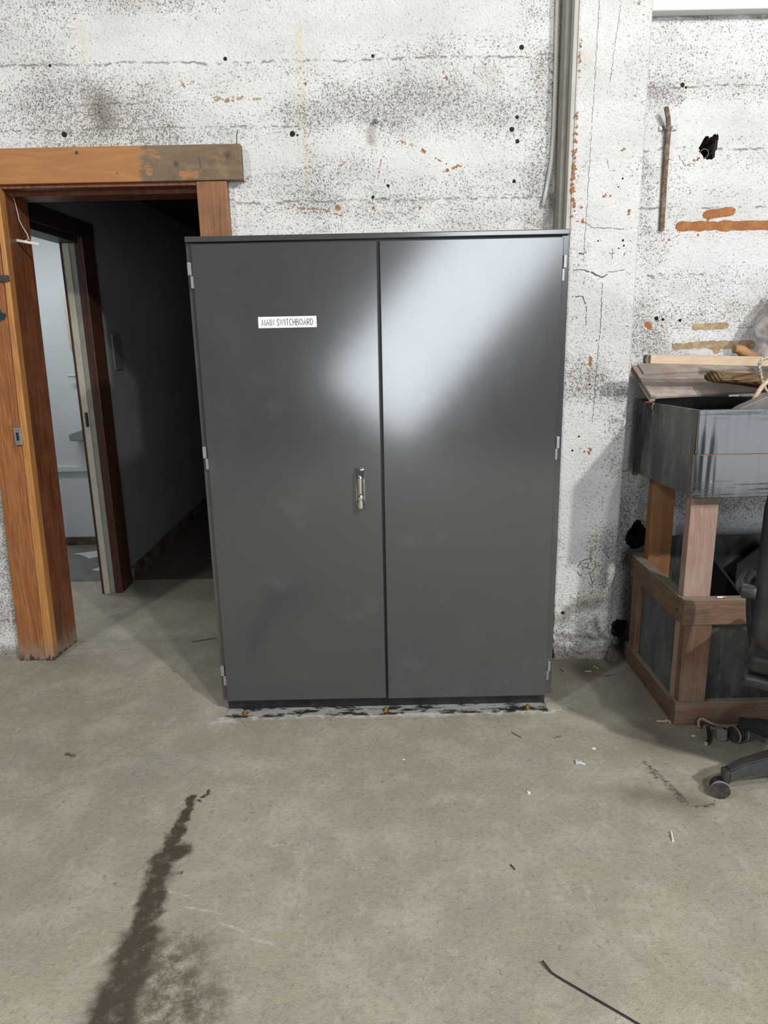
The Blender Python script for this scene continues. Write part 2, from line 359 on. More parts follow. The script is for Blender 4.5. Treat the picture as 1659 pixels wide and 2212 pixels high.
M['jamb'] = wood('varnished_door_post', (.39, .155, .048), (.21, .076, .024), 'z', .9, .42, dark=.35, darkc=(.16, .06, .025), dust=.05, foot=.14)
M['jambside'] = wood('red_brown_reveal', (.20, .062, .022), (.11, .034, .014), 'z', .9, .38, dark=.6, darkc=(.045, .016, .01), dust=.06, foot=.10)
M['strip'] = wood('orange_stop_strip', (.52, .25, .08), (.38, .165, .05), 'z', .9, .42, dark=.3, darkc=(.18, .07, .02), foot=.12)
def lintel_mat():
    s = NT('weathered_lintel_board'); s.co = s.v('ADD', s.co, (-1.15, 3.14, 0)); x, y, z = s.xyz()
    v1 = s.scaled((1.5, 10, 10), s.warp(.04, 3, 2))
    g = s.noise(1.0, 3, .5, v1, dist=.7)
    rings = s.ss(s.m('ABSOLUTE', s.m('SUBTRACT', s.m('FRACT', s.m('MULTIPLY', g, 6)), .5)), .5, .1)
    fine = s.noise(14, 4, .7, v1)
    a = s.mix(s.m('MULTIPLY_ADD', rings, .3, s.m('MULTIPLY', s.noise(3, 4), .6)), (.42, .195, .068), (.28, .115, .036))
    b = s.mix(s.m('MULTIPLY_ADD', rings, .4, s.m('MULTIPLY', s.noise(5, 4), .5)), (.20, .135, .08), (.125, .088, .056))
    # the stain ends raggedly about a third from the right-hand end (nails and knots there)
    edge = s.m('ADD', x, s.m('MULTIPLY', s.m('SUBTRACT', s.noise(14, 5, .7, s.scaled((.5, 1, 2.2))), .5), .16))
    f = s.ss(edge, -.965, -.935)
    isl = s.caps([((-.785, 0, 2.125), (-.735, 0, 2.125), .018), ((-.91, 0, 2.215), (-.88, 0, 2.20), .014), ((-.92, 0, 2.15), (-.92, 0, 2.13), .016)], s.v('MULTIPLY', s.warp(.03, 30, 3), (1, 0, 1)), .3)
    isl = s.m('MULTIPLY', isl, s.ss(s.noise(38, 4, .7, s.scaled((.6, 1, 1.6))), .42, .52))
    f = s.m('MULTIPLY', f, s.m('SUBTRACT', 1, isl))
    b = s.mix(s.m('MULTIPLY', s.ss(s.noise(7, 4, .7), .52, .70), .6), b, (.06, .042, .03))
    b = s.mix(s.m('MULTIPLY', s.ss(s.noise(13, 4, .7, s.scaled((1, 1, 1), off=(5, 5, 5))), .54, .66), .5), b, (.27, .17, .085))
    c = s.mix(f, a, b)
    kn = s.caps([((-.81, 0, 2.165),)*2 + (.020,), ((-.60, 0, 2.195),)*2 + (.024,)], s.v('MULTIPLY', s.warp(.01, 30, 2), (1, 0, 1)), 1.0)
    c = s.mix(s.m('MULTIPLY', kn, .8), c, (.03, .02, .015))
    nl = s.caps([((-1.205, 0, 2.215),)*2 + (.009,), ((-1.05, 0, 2.135),)*2 + (.004,), ((-.715, 0, 2.19), (-.712, 0, 2.15), .002)], s.v('MULTIPLY', s.co, (1, 0, 1)), .4)
    c = s.mix(nl, c, (.04, .035, .03))
    s.col(c); s.bump(s.m('ADD', fine, s.m('MULTIPLY', rings, .4)), .25, .0015)
    return s.set(Roughness=.5, Specular_IOR_Level=.35)
M['lintel'] = lintel_mat()
M['casing'] = wood('worn_right_casing', (.27, .12, .05), (.14, .065, .034), 'z', .9, .45, dark=.4, darkc=(.07, .038, .024), dust=.35, dustc=(.42, .18, .055))
M['bench_x'] = wood('dusty_bench_rail', (.25, .155, .105), (.15, .09, .062), 'x', .8, .7, dark=.4, darkc=(.10, .06, .045), dust=.3, dustc=(.24, .19, .15), spec=.2, top=.85)
M['bench_y'] = wood('dusty_bench_side_rail', (.22, .135, .075), (.13, .078, .045), 'y', .8, .7, dark=.4, darkc=(.07, .045, .03), dust=.3, dustc=(.20, .165, .125), spec=.2, top=.85)
M['bench_z'] = wood('bench_post', (.20, .115, .070), (.135, .072, .044), 'z', .7, .65, dark=.2, dust=.35, dustc=(.27, .21, .17), spec=.2)
M['bench_pale'] = wood('pinkish_bench_post', (.40, .28, .225), (.30, .19, .15), 'z', .7, .65, dust=.3, dustc=(.40, .34, .29), spec=.2)
M['bench_warm'] = wood('orange_bench_post', (.30, .15, .065), (.23, .105, .045), 'z', .5, .6, dust=.1, spec=.2)
M['pine'] = wood('pale_pine', (.66, .51, .35), (.56, .41, .26), 'x', .9, .55, dust=.1, dustc=(.4, .33, .25))
M['plyedge'] = wood('plywood_edge', (.22, .165, .11), (.13, .09, .06), 'y', 3, .8, dust=.3)

def ply_film(name, base, scratch, sc_amt, axis, rough, spec, dusty=0.0, wavy=0.0):
    s = NT(name)
    st = {'x': (1.2, 9, 26), 'z': (22, 22, 1.5)}[axis]
    v1 = s.scaled(st)
    n = s.noise(3.0, 5, .75, v1)
    band = s.ss(s.noise(1.0, 2, .5, s.scaled((.4, 1, 9) if axis == 'x' else (9, 9, .4))), .46, .62)
    m_ = s.m('MULTIPLY', s.m('MULTIPLY', s.ss(n, .53, .62), band), sc_amt)
    c = s.mix(m_, base, scratch)
    if dusty:
        c = s.mix(s.m('MULTIPLY', s.ss(s.noise(3.5, 5, .7, s.scaled((1.5, 1.5, .6))), .42, .66), dusty), c, (.20, .20, .185))
    sp = s.ss(s.noise(120, 2), .74, .77)
    c = s.mix(s.m('MULTIPLY', sp, .6), c, (.45, .45, .42))
    s.col(c)
    rr = s.m('MULTIPLY_ADD', m_, .5, rough)
    if wavy:
        s.bump(s.m('ADD', s.m('MULTIPLY', s.noise(1.0, 2, .5, s.scaled((14, 3, .8))), wavy), s.m('MULTIPLY', m_, -.02)), 1.0, .01)
    return s.set(Roughness=rr, Specular_IOR_Level=spec)
M['film'] = ply_film('black_film_plywood', (.016, .018, .02), (.20, .205, .20), 1.0, 'z', .38, .5, dusty=.8)
M['filmfront'] = ply_film('glossy_front_plywood', (.03, .036, .042), (.006, .006, .006), 1.6, 'x', .13, 1.0, wavy=.7)
M['filmlow'] = ply_film('dusty_black_panel', (.02, .021, .022), (.07, .07, .065), .7, 'z', .4, .4, dusty=.25)
M['filmside'] = ply_film('scuffed_grey_panel', (.075, .085, .085), (.26, .27, .26), .9, 'z', .6, .3, dusty=.5)

def tray_mat():
    s = NT('dusty_signboard'); x, y, z = s.xyz()
    c = s.mix(s.ss(s.noise(5, 4), .35, .65), (.42, .37, .32), (.31, .265, .225))
    c = s.mix(s.m('MULTIPLY', s.ss(s.noise(11, 3, .5, s.scaled((1, 2.4, 1))), .50, .58), .35), c, (.27, .15, .13))
    c = s.mix(s.m('MULTIPLY', s.ss(s.noise(18, 4), .55, .7), .4), c, (.44, .39, .33))
    s.col(c); s.bump(s.noise(40, 4), .3, .002)
    return s.set(Roughness=.85, Specular_IOR_Level=.15)
M['tray'] = tray_mat()
def hessian_mat():
    s = NT('woven_hessian'); x, y, z = s.xyz()
    w = s.warp(.0008, 30, 2); X, Y, Z = s.xyz(w)
    a = s.m('SINE', s.m('MULTIPLY', X, 1200)); b = s.m('SINE', s.m('MULTIPLY', s.m('ADD', Z, Y), 1000))
    h = s.m('MULTIPLY', s.m('MULTIPLY_ADD', a, .5, .5), s.m('MULTIPLY_ADD', b, .5, .5))
    c = s.mix(s.ss(h, .03, .35), (.07, .04, .018), s.mix(s.noise(14, 3), (.50, .33, .17), (.66, .47, .26)))
    s.col(c); s.bump(h, .9, .003)
    return s.set(Roughness=.9, Specular_IOR_Level=.1)
M['hessian'] = hessian_mat()
def rope_mat():
    s = NT('flecked_rope')
    c = s.mix(s.ss(s.noise(160, 2), .48, .56), (.52, .47, .39), (.22, .18, .13))
    s.col(c); s.bump(s.noise(200, 2), .6, .002); return s.set(Roughness=.8)
M['rope'] = rope_mat()
M['polythene'] = plain('dusty_clear_polythene', (.50, .46, .44), .42, spec=.5, bump=.5, ms=3)
M['polythene'].node_tree.nodes['Principled BSDF'].inputs['Alpha'].default_value = .62
M['strap'] = plain('grey_metal_bar', (.16, .145, .135), .55, mott=.4, mc=(.30, .28, .25), ms=12)
M['redcloth'] = plain('dull_red_cloth', (.25, .035, .035), .8)
M['tanleather'] = plain('tan_glove_leather', (.42, .22, .09), .7, mott=.7, mc=(.20, .14, .08), ms=30, bump=.5)
def plinth_mat():
    s = NT('dusty_black_flange'); x, y, z = s.xyz()
    n = s.m('ADD', s.noise(9, 5, .7, s.scaled((1, 3, 3))), s.m('MULTIPLY', s.noise(50, 3), .15))
    c = s.mix(s.ss(n, .50, .60), (.018, .018, .018), s.mix(s.noise(60, 3), (.26, .25, .235), (.46, .45, .43)))
    s.col(c); return s.set(Roughness=.7)
M['flange'] = plinth_mat()
M['plinth'] = plain('black_plinth', (.010, .010, .011), .4, mott=.35, mc=(.06, .058, .055), ms=7)

# ------------------------------------------------------------------ mesh helpers
class MB:
    def __init__(s): s.bm = bmesh.new()
    def _bev(s, vs, bev, seg=2):
        if not bev: return
        es = set(e for v in vs for e in v.link_edges)
        bmesh.ops.bevel(s.bm, geom=list(es), offset=bev, segments=seg, affect='EDGES', profile=.5)
    def box(s, x0, x1, y0, y1, z0, z1, bev=0.0, seg=2, rot=None, piv=None):
        vs = [s.bm.verts.new((x, y, z)) for x in (x0, x1) for y in (y0, y1) for z in (z0, z1)]
        for f in ((0, 1, 3, 2), (4, 6, 7, 5), (0, 4, 5, 1), (2, 3, 7, 6), (0, 2, 6, 4), (1, 5, 7, 3)):
            s.bm.faces.new([vs[i] for i in f])
        if rot is not None:
            bmesh.ops.rotate(s.bm, verts=vs, cent=piv or ((x0+x1)/2, (y0+y1)/2, (z0+z1)/2), matrix=Euler(rot).to_matrix())
        s._bev(vs, bev, seg); return s
    def hexa(s, quad, off, bev=0.0):
        """prism of a polygon along an offset vector"""
        a = [s.bm.verts.new(p) for p in quad]
        b = [s.bm.verts.new(Vector(p)+Vector(off)) for p in quad]
        n = len(a)
        s.bm.faces.new(a[::-1]); s.bm.faces.new(b)
        for i in range(n): s.bm.faces.new((a[i], a[(i+1) % n], b[(i+1) % n], b[i]))
        bmesh.ops.recalc_face_normals(s.bm, faces=list(set(f for v in a+b for f in v.link_faces)))
        s._bev(a+b, bev); return s
    def tube(s, pts, r, n=8, cap=True, flat=1.0):
        pts = [Vector(p) for p in pts]; rings = []
        up = Vector((0, 0, 1))
        for i, p in enumerate(pts):
            t = (pts[min(i+1, len(pts)-1)] - pts[max(i-1, 0)]).normalized()
            if i == 0:
                u = t.orthogonal().normalized() if abs(t.z) > .95 else t.cross(up).normalized()
            else:
                u = (u - t*u.dot(t)).normalized()
            w = t.cross(u).normalized()
            rr = r[i] if isinstance(r, (list, tuple)) else r
            rings.append([s.bm.verts.new(p + u*math.cos(2*PI*k/n)*rr + w*math.sin(2*PI*k/n)*rr*flat) for k in range(n)])
        for a, b in zip(rings, rings[1:]):
            for k in range(n): s.bm.faces.new((a[k], a[(k+1) % n], b[(k+1) % n], b[k]))
        if cap: s.bm.faces.new(rings[0][::-1]); s.bm.faces.new(rings[-1])
        return s
    def cyl(s, p0, p1, r0, r1=None, n=24, bev=0.0):
        r1 = r0 if r1 is None else r1
        p0 = Vector(p0); p1 = Vector(p1); t = (p1-p0).normalized(); u = t.orthogonal().normalized(); w = t.cross(u)
        A = [s.bm.verts.new(p0+(u*math.cos(2*PI*k/n)+w*math.sin(2*PI*k/n))*r0) for k in range(n)]
        B = [s.bm.verts.new(p1+(u*math.cos(2*PI*k/n)+w*math.sin(2*PI*k/n))*r1) for k in range(n)]
        fs = [s.bm.faces.new(A[::-1]), s.bm.faces.new(B)]
        for k in range(n): s.bm.faces.new((A[k], A[(k+1) % n], B[(k+1) % n], B[k]))
        if bev:
            es = [e for f in fs for e in f.edges]
            bmesh.ops.bevel(s.bm, geom=es, offset=bev, segments=2, affect='EDGES', profile=.5)
        return s
    def ring(s, c, axis, ro, ri, h, n=24):
        """flat annulus with depth"""
        c = Vector(c); t = Vector(axis).normalized(); u = t.orthogonal().normalized(); w = t.cross(u)
        L = []
        for (r, d) in ((ro, 0), (ro, h), (ri, h), (ri, 0)):
            L.append([s.bm.verts.new(c+t*d+(u*math.cos(2*PI*k/n)+w*math.sin(2*PI*k/n))*r) for k in range(n)])
        for i in range(4):
            a, b = L[i], L[(i+1) % 4]
            for k in range(n): s.bm.faces.new((a[k], a[(k+1) % n], b[(k+1) % n], b[k]))
        return s
    def grid(s, fn, nu, nv, closeu=False):
        P = [[s.bm.verts.new(fn(i/nu, j/nv)) for j in range(nv+1)] for i in range(nu if closeu else nu+1)]
        m = nu
        for i in range(m):
            for j in range(nv):
                a = P[i]; b = P[(i+1) % len(P)]
                s.bm.faces.new((a[j], b[j], b[j+1], a[j+1]))
        return s
    def jitter(s, amp, seed=1):
        rnd = random.Random(seed)
        for v in s.bm.verts: v.co += Vector([rnd.uniform(-amp, amp) for _ in range(3)])
        return s
    def obj(s, name, mat, parent=None, smooth=None, solid=0.0, sub=0):
        me = bpy.data.meshes.new(name)
        bmesh.ops.recalc_face_normals(s.bm, faces=s.bm.faces)
        s.bm.to_mesh(me); s.bm.free()
        for mt in (mat if isinstance(mat, (list, tuple)) else [mat]): me.materials.append(M[mt] if isinstance(mt, str) else mt)
        o = bpy.data.objects.new(name, me); COL.objects.link(o)
        if parent is not None:
            r = parent
            while r.parent: r = r.parent
            me.transform(Matrix.Translation(-r.location) if r.get('_w', 1) else Matrix())
            o.parent = parent
        if smooth is not None:
            for p in me.polygons: p.use_smooth = True
            if smooth < 90: me.set_sharp_from_angle(angle=R(smooth))
        if solid:
            md = o.modifiers.new('thick', 'SOLIDIFY'); md.thickness = solid; md.offset = 0
        if sub:
            md = o.modifiers.new('sub', 'SUBSURF'); md.levels = sub; md.render_levels = sub
        return o

def thing(name, loc, label=None, cat=None, group=None, kind=None):
    o = bpy.data.objects.new(name, None); COL.objects.link(o); o.location = loc
    o.empty_display_size = .05
    return tag(o, label, cat, group, kind)
def tag(o, label=None, cat=None, group=None, kind=None):
    if label: o['label'] = label
    if cat: o['category'] = cat
    if group: o['group'] = group
    if kind: o['kind'] = kind
    return o
def struct(o): o['kind'] = 'structure'; return o
def single(mb, name, mat, base, label, cat, group=None, **kw):
    """a thing that is one mesh: origin moved to its base"""
    o = mb.obj(name, mat, **kw)
    o.data.transform(Matrix.Translation(-Vector(base))); o.location = base
    return tag(o, label, cat, group)


# ragged patches, drill holes and cracks laid just proud of a surface, in the same mesh as the wall
M['hole'] = plain('drilled_hole', (.012, .010, .009), .9)
M['orange'] = plain('exposed_orange_render', (.32, .125, .04), .9, mott=.8, mc=(.42, .20, .075), ms=40, bump=.6)
M['tan'] = plain('exposed_tan_render', (.32, .23, .13), .9, mott=.8, mc=(.50, .39, .24), ms=40, bump=.6)
M['crack'] = plain('crack_shadow', (.10, .085, .07), .9)
DRND = random.Random(5)
from mathutils import noise as _mn
def mn_gap(t): return _mn.noise(Vector((t, 3.3, 1.7))) > .12
_layer = [0]
def decal(bm, y, seg, mi, rag=.35):
    from mathutils import noise as mn
    (a, b, r) = seg; _layer[0] = (_layer[0]+1) % 24
    yy = y-.0006-.00003*_layer[0]
    ax, az, bx, bz = a[0], a[2], b[0], b[2]
    L = math.hypot(bx-ax, bz-az); d = math.atan2(bz-az, bx-ax); sd = DRND.uniform(0, 50)
    n = max(10, int(10+L/max(r, .002)*2.2)); n = min(n, 90); pts = []
    per = 2*L+2*PI*r
    for k in range(n):
        s_ = per*k/n
        if s_ < L: x, z, nx, nz = ax+math.cos(d)*s_, az+math.sin(d)*s_, math.sin(d), -math.cos(d)
        elif s_ < L+PI*r: t = d-PI/2+(s_-L)/r; x, z, nx, nz = bx, bz, math.cos(t), math.sin(t)
        elif s_ < 2*L+PI*r: q_ = s_-L-PI*r; x, z, nx, nz = bx-math.cos(d)*q_, bz-math.sin(d)*q_, -math.sin(d), math.cos(d)
        else: t = d+PI/2+(s_-2*L-PI*r)/r; x, z, nx, nz = ax, az, math.cos(t), math.sin(t)
        f = 1+rag*(1.6*mn.noise(Vector((x/max(r, .004)*.7+sd, z/max(r, .004)*.7, sd)))+DRND.uniform(-.5, .5)*.6)
        f = max(.25, f)
        pts.append(bm.verts.new((x+nx*r*f, yy, z+nz*r*f)))
    c = bm.verts.new(((ax+bx)/2, yy, (az+bz)/2))
    if L < r*1.5:
        for k in range(n):
            bm.faces.new((c, pts[k], pts[(k+1) % n])).material_index = mi
    else:
        bm.verts.remove(c); f_ = bm.faces.new(pts); f_.material_index = mi
        bmesh.ops.triangulate(bm, faces=[f_])
        for p_ in pts:
            for g_ in p_.link_faces: g_.material_index = mi
def crack(bm, y, segs, mi):
    for (a, b, r) in segs:
        L = math.hypot(b[0]-a[0], b[2]-a[2]); n = max(3, int(L/.006)); prev = None
        d = math.atan2(b[2]-a[2], b[0]-a[0]); nx, nz = -math.sin(d), math.cos(d)
        for k in range(n+1):
            t = k/n; j = DRND.uniform(-.0022, .0022)*(0 if k in (0, n) else 1); w_ = r*DRND.uniform(.25, .75)
            x = a[0]+(b[0]-a[0])*t+nx*j; z = a[2]+(b[2]-a[2])*t+nz*j
            cur = (bm.verts.new((x+nx*w_, y-.0008, z+nz*w_)), bm.verts.new((x-nx*w_, y-.0008, z-nz*w_)))
            if prev and DRND.random() > .06: bm.faces.new((prev[0], cur[0], cur[1], prev[1])).material_index = mi
            prev = cur
def add_marks(o, y, marks):
    bm = bmesh.new(); bm.from_mesh(o.data); base = len(o.data.materials)
    for (mat, segs) in marks:
        o.data.materials.append(M[mat]); mi = len(o.data.materials)-1
        if mat == 'crack': crack(bm, y, segs, mi)
        else:
            for sg_ in segs:
                (a, b, r) = sg_; L = math.hypot(b[0]-a[0], b[2]-a[2])
                if mat == 'hole': decal(bm, y, sg_, mi, .35)
                elif r > .0095: decal(bm, y, sg_, mi, .20)
                else:
                    n = max(4, int((L+2*r)/(r*.42)))
                    for k in range(n):
                        t = DRND.random(); rr = r*DRND.uniform(.18, .62); j = DRND.uniform(-r, r)*.8; j2 = DRND.uniform(-r, r)*.8
                        if L > .02 and mn_gap(t*L*60): continue
                        x = a[0]+(b[0]-a[0])*t+j; z = a[2]+(b[2]-a[2])*t+j2
                        decal(bm, y, ((x, 0, z), (x+DRND.uniform(-1, 1)*rr, 0, z+DRND.uniform(-1, 1)*rr), rr), mi, .5)
    bm.to_mesh(o.data); bm.free()
MARKS = {}

# ================================================================== SETTING
# ---- floors
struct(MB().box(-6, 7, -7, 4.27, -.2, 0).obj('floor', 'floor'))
struct(MB().box(-1.72, .2, 4.27, 10, -.2, .002).obj('floor_corridor', 'corrfloor'))
struct(MB().box(-4, -1.72, 4.271, 5.3, -.2, .001).obj('floor_side_room', 'roomfloor'))

def holed_wall(name, mats, x0, x1, y0, y1, z0, z1, outlines):
    """wall slab whose front face has ragged holes broken into it"""
    mb = MB(); bm = mb.bm; rnd = random.Random(3)
    def loop(pts, y): return [bm.verts.new((p[0], y, p[1])) for p in pts]
    outer = loop([(x0, z0), (x1, z0), (x1, z1), (x0, z1)], y0)
    edges = [bm.edges.new((outer[i], outer[(i+1) % 4])) for i in range(4)]
    tun = []
    for (pts, depth) in outlines:
        m_ = len(pts); n = 40; out = []
        for k in range(n):
            t = k/n*m_; i = int(t) % m_; f = t-int(t)
            out.append((pts[i][0]*(1-f)+pts[(i+1) % m_][0]*f+rnd.uniform(-.004, .004), pts[i][1]*(1-f)+pts[(i+1) % m_][1]*f+rnd.uniform(-.004, .004)))
        V = loop(out, y0); edges += [bm.edges.new((V[i], V[(i+1) % n])) for i in range(n)]
        tun.append((V, out, depth))
    bmesh.ops.triangle_fill(bm, use_beauty=True, use_dissolve=False, edges=edges, normal=(0, -1, 0))
    for (V, out, depth) in tun:
        n = len(V); cx = sum(p[0] for p in out)/n; cz = sum(p[1] for p in out)/n; prev = V; steps = 7
        for j in range(1, steps+1):
            f = j/steps; sc_ = 1.0-.38*f*f
            cur = [bm.verts.new((cx+(p[0]-cx)*sc_+rnd.uniform(-.006, .006), y0+depth*f+rnd.uniform(-.004, .004), cz+(p[1]-cz)*sc_+rnd.uniform(-.006, .006))) for p in out]
            for k in range(n): bm.faces.new((prev[k], prev[(k+1) % n], cur[(k+1) % n], cur[k])).material_index = 1
            prev = cur
        bm.faces.new(prev).material_index = 1
    back = loop([(x0, z0), (x1, z0), (x1, z1), (x0, z1)], y1); bm.faces.new(back)
    for i in range(4): bm.faces.new((outer[i], outer[(i+1) % 4], back[(i+1) % 4], back[i]))
    return mb.obj(name, mats)

# ---- main wall, left of the pillar, with the doorway
H = 5.0
def pt(x, z, r): return ((x, 0, z), (x, 0, z), r)
def sg(x0, z0, x1, z1, r): return ((x0, 0, z0), (x1, 0, z1), r)
wallL = painted_concrete('painted_formed_concrete', base=(.78, .775, .755), dens=.46,
    lines=[(2.545, -2.2, .73, .005), (2.023, -.6, .70, .006), (2.31, -1.9, -.3, .004), (2.40, -1.4, -.9, .004), (.18, -2.3, -1.6, .01)],
    dense=[sg(-1.3, 2.42, -.9, 2.30, .22), sg(.1, 2.42, .62, 2.33, .18), sg(.66, 2.5, .66, 1.9, .10), sg(-.15, 2.42, .1, 2.3, .12), sg(-2.2, .0, -1.7, .8, .5), sg(-.4, 2.36, -.2, 2.35, .1)],
    clean=[sg(-.4, 2.66, .5, 2.70, .13), sg(-1.1, 2.63, -.5, 2.66, .14), sg(-.9, 2.2, -.35, 2.2, .08), sg(.1, 2.16, .4, 2.2, .08)],
    holes=[pt(-1.29, 2.545, .007), pt(-1.265, 2.295, .010), pt(-.592, 2.556, .008), pt(-.006, 2.555, .007), pt(.585, 2.575, .009), pt(.573, 2.325, .009), pt(.577, 2.235, .008), pt(.567, 2.085, .008), pt(.046, 2.078, .008), pt(-.018, 2.035, .006), pt(-1.34, 2.245, .006), pt(.553, 2.28, .008), pt(-.34, 2.28, .009), pt(-.32, 2.275, .006)],
    orange=[sg(.10, 2.245, .16, 2.225, .004), sg(.185, 2.21, .205, 2.20, .006), sg(.24, 2.18, .29, 2.155, .003), sg(.27, 2.125, .345, 2.15, .006), sg(-.15, 2.155, -.11, 2.185, .003), sg(.02, 2.18, .0, 2.08, .002), sg(-.02, 1.995, -.015, 1.99, .006), sg(.17, 1.99, .18, 1.99, .006), sg(-.18, 2.0, -.16, 2.0, .008), sg(.28, 2.475, .29, 2.47, .006), sg(-.33, 2.0, -.2, 1.99, .003), sg(-.22, 1.99, -.15, 1.965, .003), pt(-.305, 2.42, .005), pt(-.37, 2.0, .006), sg(-.55, 2.1, -.53, 2.12, .004), pt(-.28, 2.46, .006)],
    tan=[sg(-.65, 2.415, -.57, 2.41, .008), sg(-.55, 2.415, -.52, 2.416, .006), sg(-.49, 2.41, -.46, 2.41, .005), sg(-.78, 2.48, -.76, 2.46, .005), sg(-1.0, 2.365, -.99, 2.365, .003)],
    stripes=[sg(-.30, 2.66, -.28, 2.1, .02), sg(-1.15, 2.7, -1.15, 2.55, .015)],
    grime_shade=[sg(.70, 1.9, .73, 2.02, .03), pt(.70, 2.31, .02), sg(-.02, 2.28, -.01, 2.25, .03), sg(-2.4, 0, -1.6, .02, .07), sg(-1.1, 2.4, -1.1, 2.35, .1)])
mb = MB()
mb.box(-6, -1.70, 3.19, 3.36, 0, H)                 # left of the door
mb.box(-1.70, -.66, 3.19, 3.36, 2.14, H)             # over the door
mb.box(-.66, .80, 3.19, 3.36, 0, H)
o = mb.obj('wall_left', wallL); add_marks(o, 3.19, MARKS['painted_formed_concrete']); struct(o)

# ---- wall behind the bench, with two broken holes
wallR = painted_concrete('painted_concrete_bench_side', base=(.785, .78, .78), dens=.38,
    lines=[(2.423, 1.06, 2.5, .004), (2.193, 1.06, 2.5, .005), (1.967, 1.06, 2.5, .005), (1.70, 1.06, 1.4, .004), (1.48, 1.25, 2.0, .003), (.86, 1.0, 1.4, .004)],
    dense=[sg(1.10, 2.42, 1.22, 2.39, .07), sg(1.07, 2.18, 1.13, 2.0, .07), sg(1.08, 1.55, 1.2, 1.3, .16), sg(1.1, 1.95, 1.12, 1.90, .06), sg(1.1, .6, 1.2, .2, .25), sg(1.3, .7, 1.8, .7, .1)],
    clean=[sg(1.2, 2.3, 2.0, 2.32, .08), sg(1.3, 1.8, 2.0, 1.75, .1), sg(1.3, 2.08, 1.8, 2.08, .06)],
    holes=[pt(1.235, 2.43, .008), pt(1.25, 2.42, .005), pt(1.197, 1.525, .009), pt(1.225, 1.52, .006), pt(1.155, .855, .012), pt(1.30, 1.515, .006), pt(1.185, 1.30, .006)],
    orange=[sg(1.265, 1.897, 2.2, 1.890, .019), sg(1.375, 1.940, 1.48, 1.952, .017), sg(1.30, 2.148, 1.325, 2.155, .005), sg(1.385, 1.91, 1.39, 1.94, .008), sg(1.16, 1.50, 1.17, 1.49, .012), sg(1.22, 1.50, 1.225, 1.485, .005), pt(1.225, 1.845, .006), pt(1.35, 1.86, .006), sg(1.135, .45, 1.16, .38, .008), pt(1.2, 1.84, .004)],
    tan=[sg(1.29, 1.404, 1.40, 1.410, .014), sg(1.40, 1.410, 1.62, 1.405, .018), sg(1.46, 1.395, 1.47, 1.385, .014), sg(1.37, 1.486, 1.50, 1.489, .014)],
    cracks=[sg(1.24, 2.17, 1.27, 2.13, .002), sg(1.27, 2.13, 1.31, 2.14, .002)],
    grime_shade=[sg(1.05, 2.668, 2.4, 2.668, .016), sg(1.05, 0, 1.25, .05, .12), sg(1.13, .42, 1.16, .40, .03), pt(1.2, 1.48, .02)])  # the long strip under the beam is its painted shadow; the rest is dirt
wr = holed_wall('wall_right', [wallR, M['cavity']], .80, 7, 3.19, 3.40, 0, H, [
    ([(1.400, 2.225), (1.392, 2.165), (1.372, 2.150), (1.345, 2.158), (1.325, 2.178), (1.322, 2.205), (1.345, 2.238), (1.365, 2.235), (1.375, 2.245), (1.395, 2.248)], .16),
    ([(1.205, .59), (1.19, .625), (1.165, .62), (1.145, .585), (1.125, .555), (1.13, .51), (1.16, .48), (1.20, .49), (1.235, .52), (1.235, .57)], .17),
    ([(1.165, .085), (1.16, .125), (1.12, .13), (1.09, .12), (1.08, .07), (1.10, .04), (1.14, .035)], .10)])
add_marks(wr, 3.19, MARKS['painted_concrete_bench_side']); struct(wr)

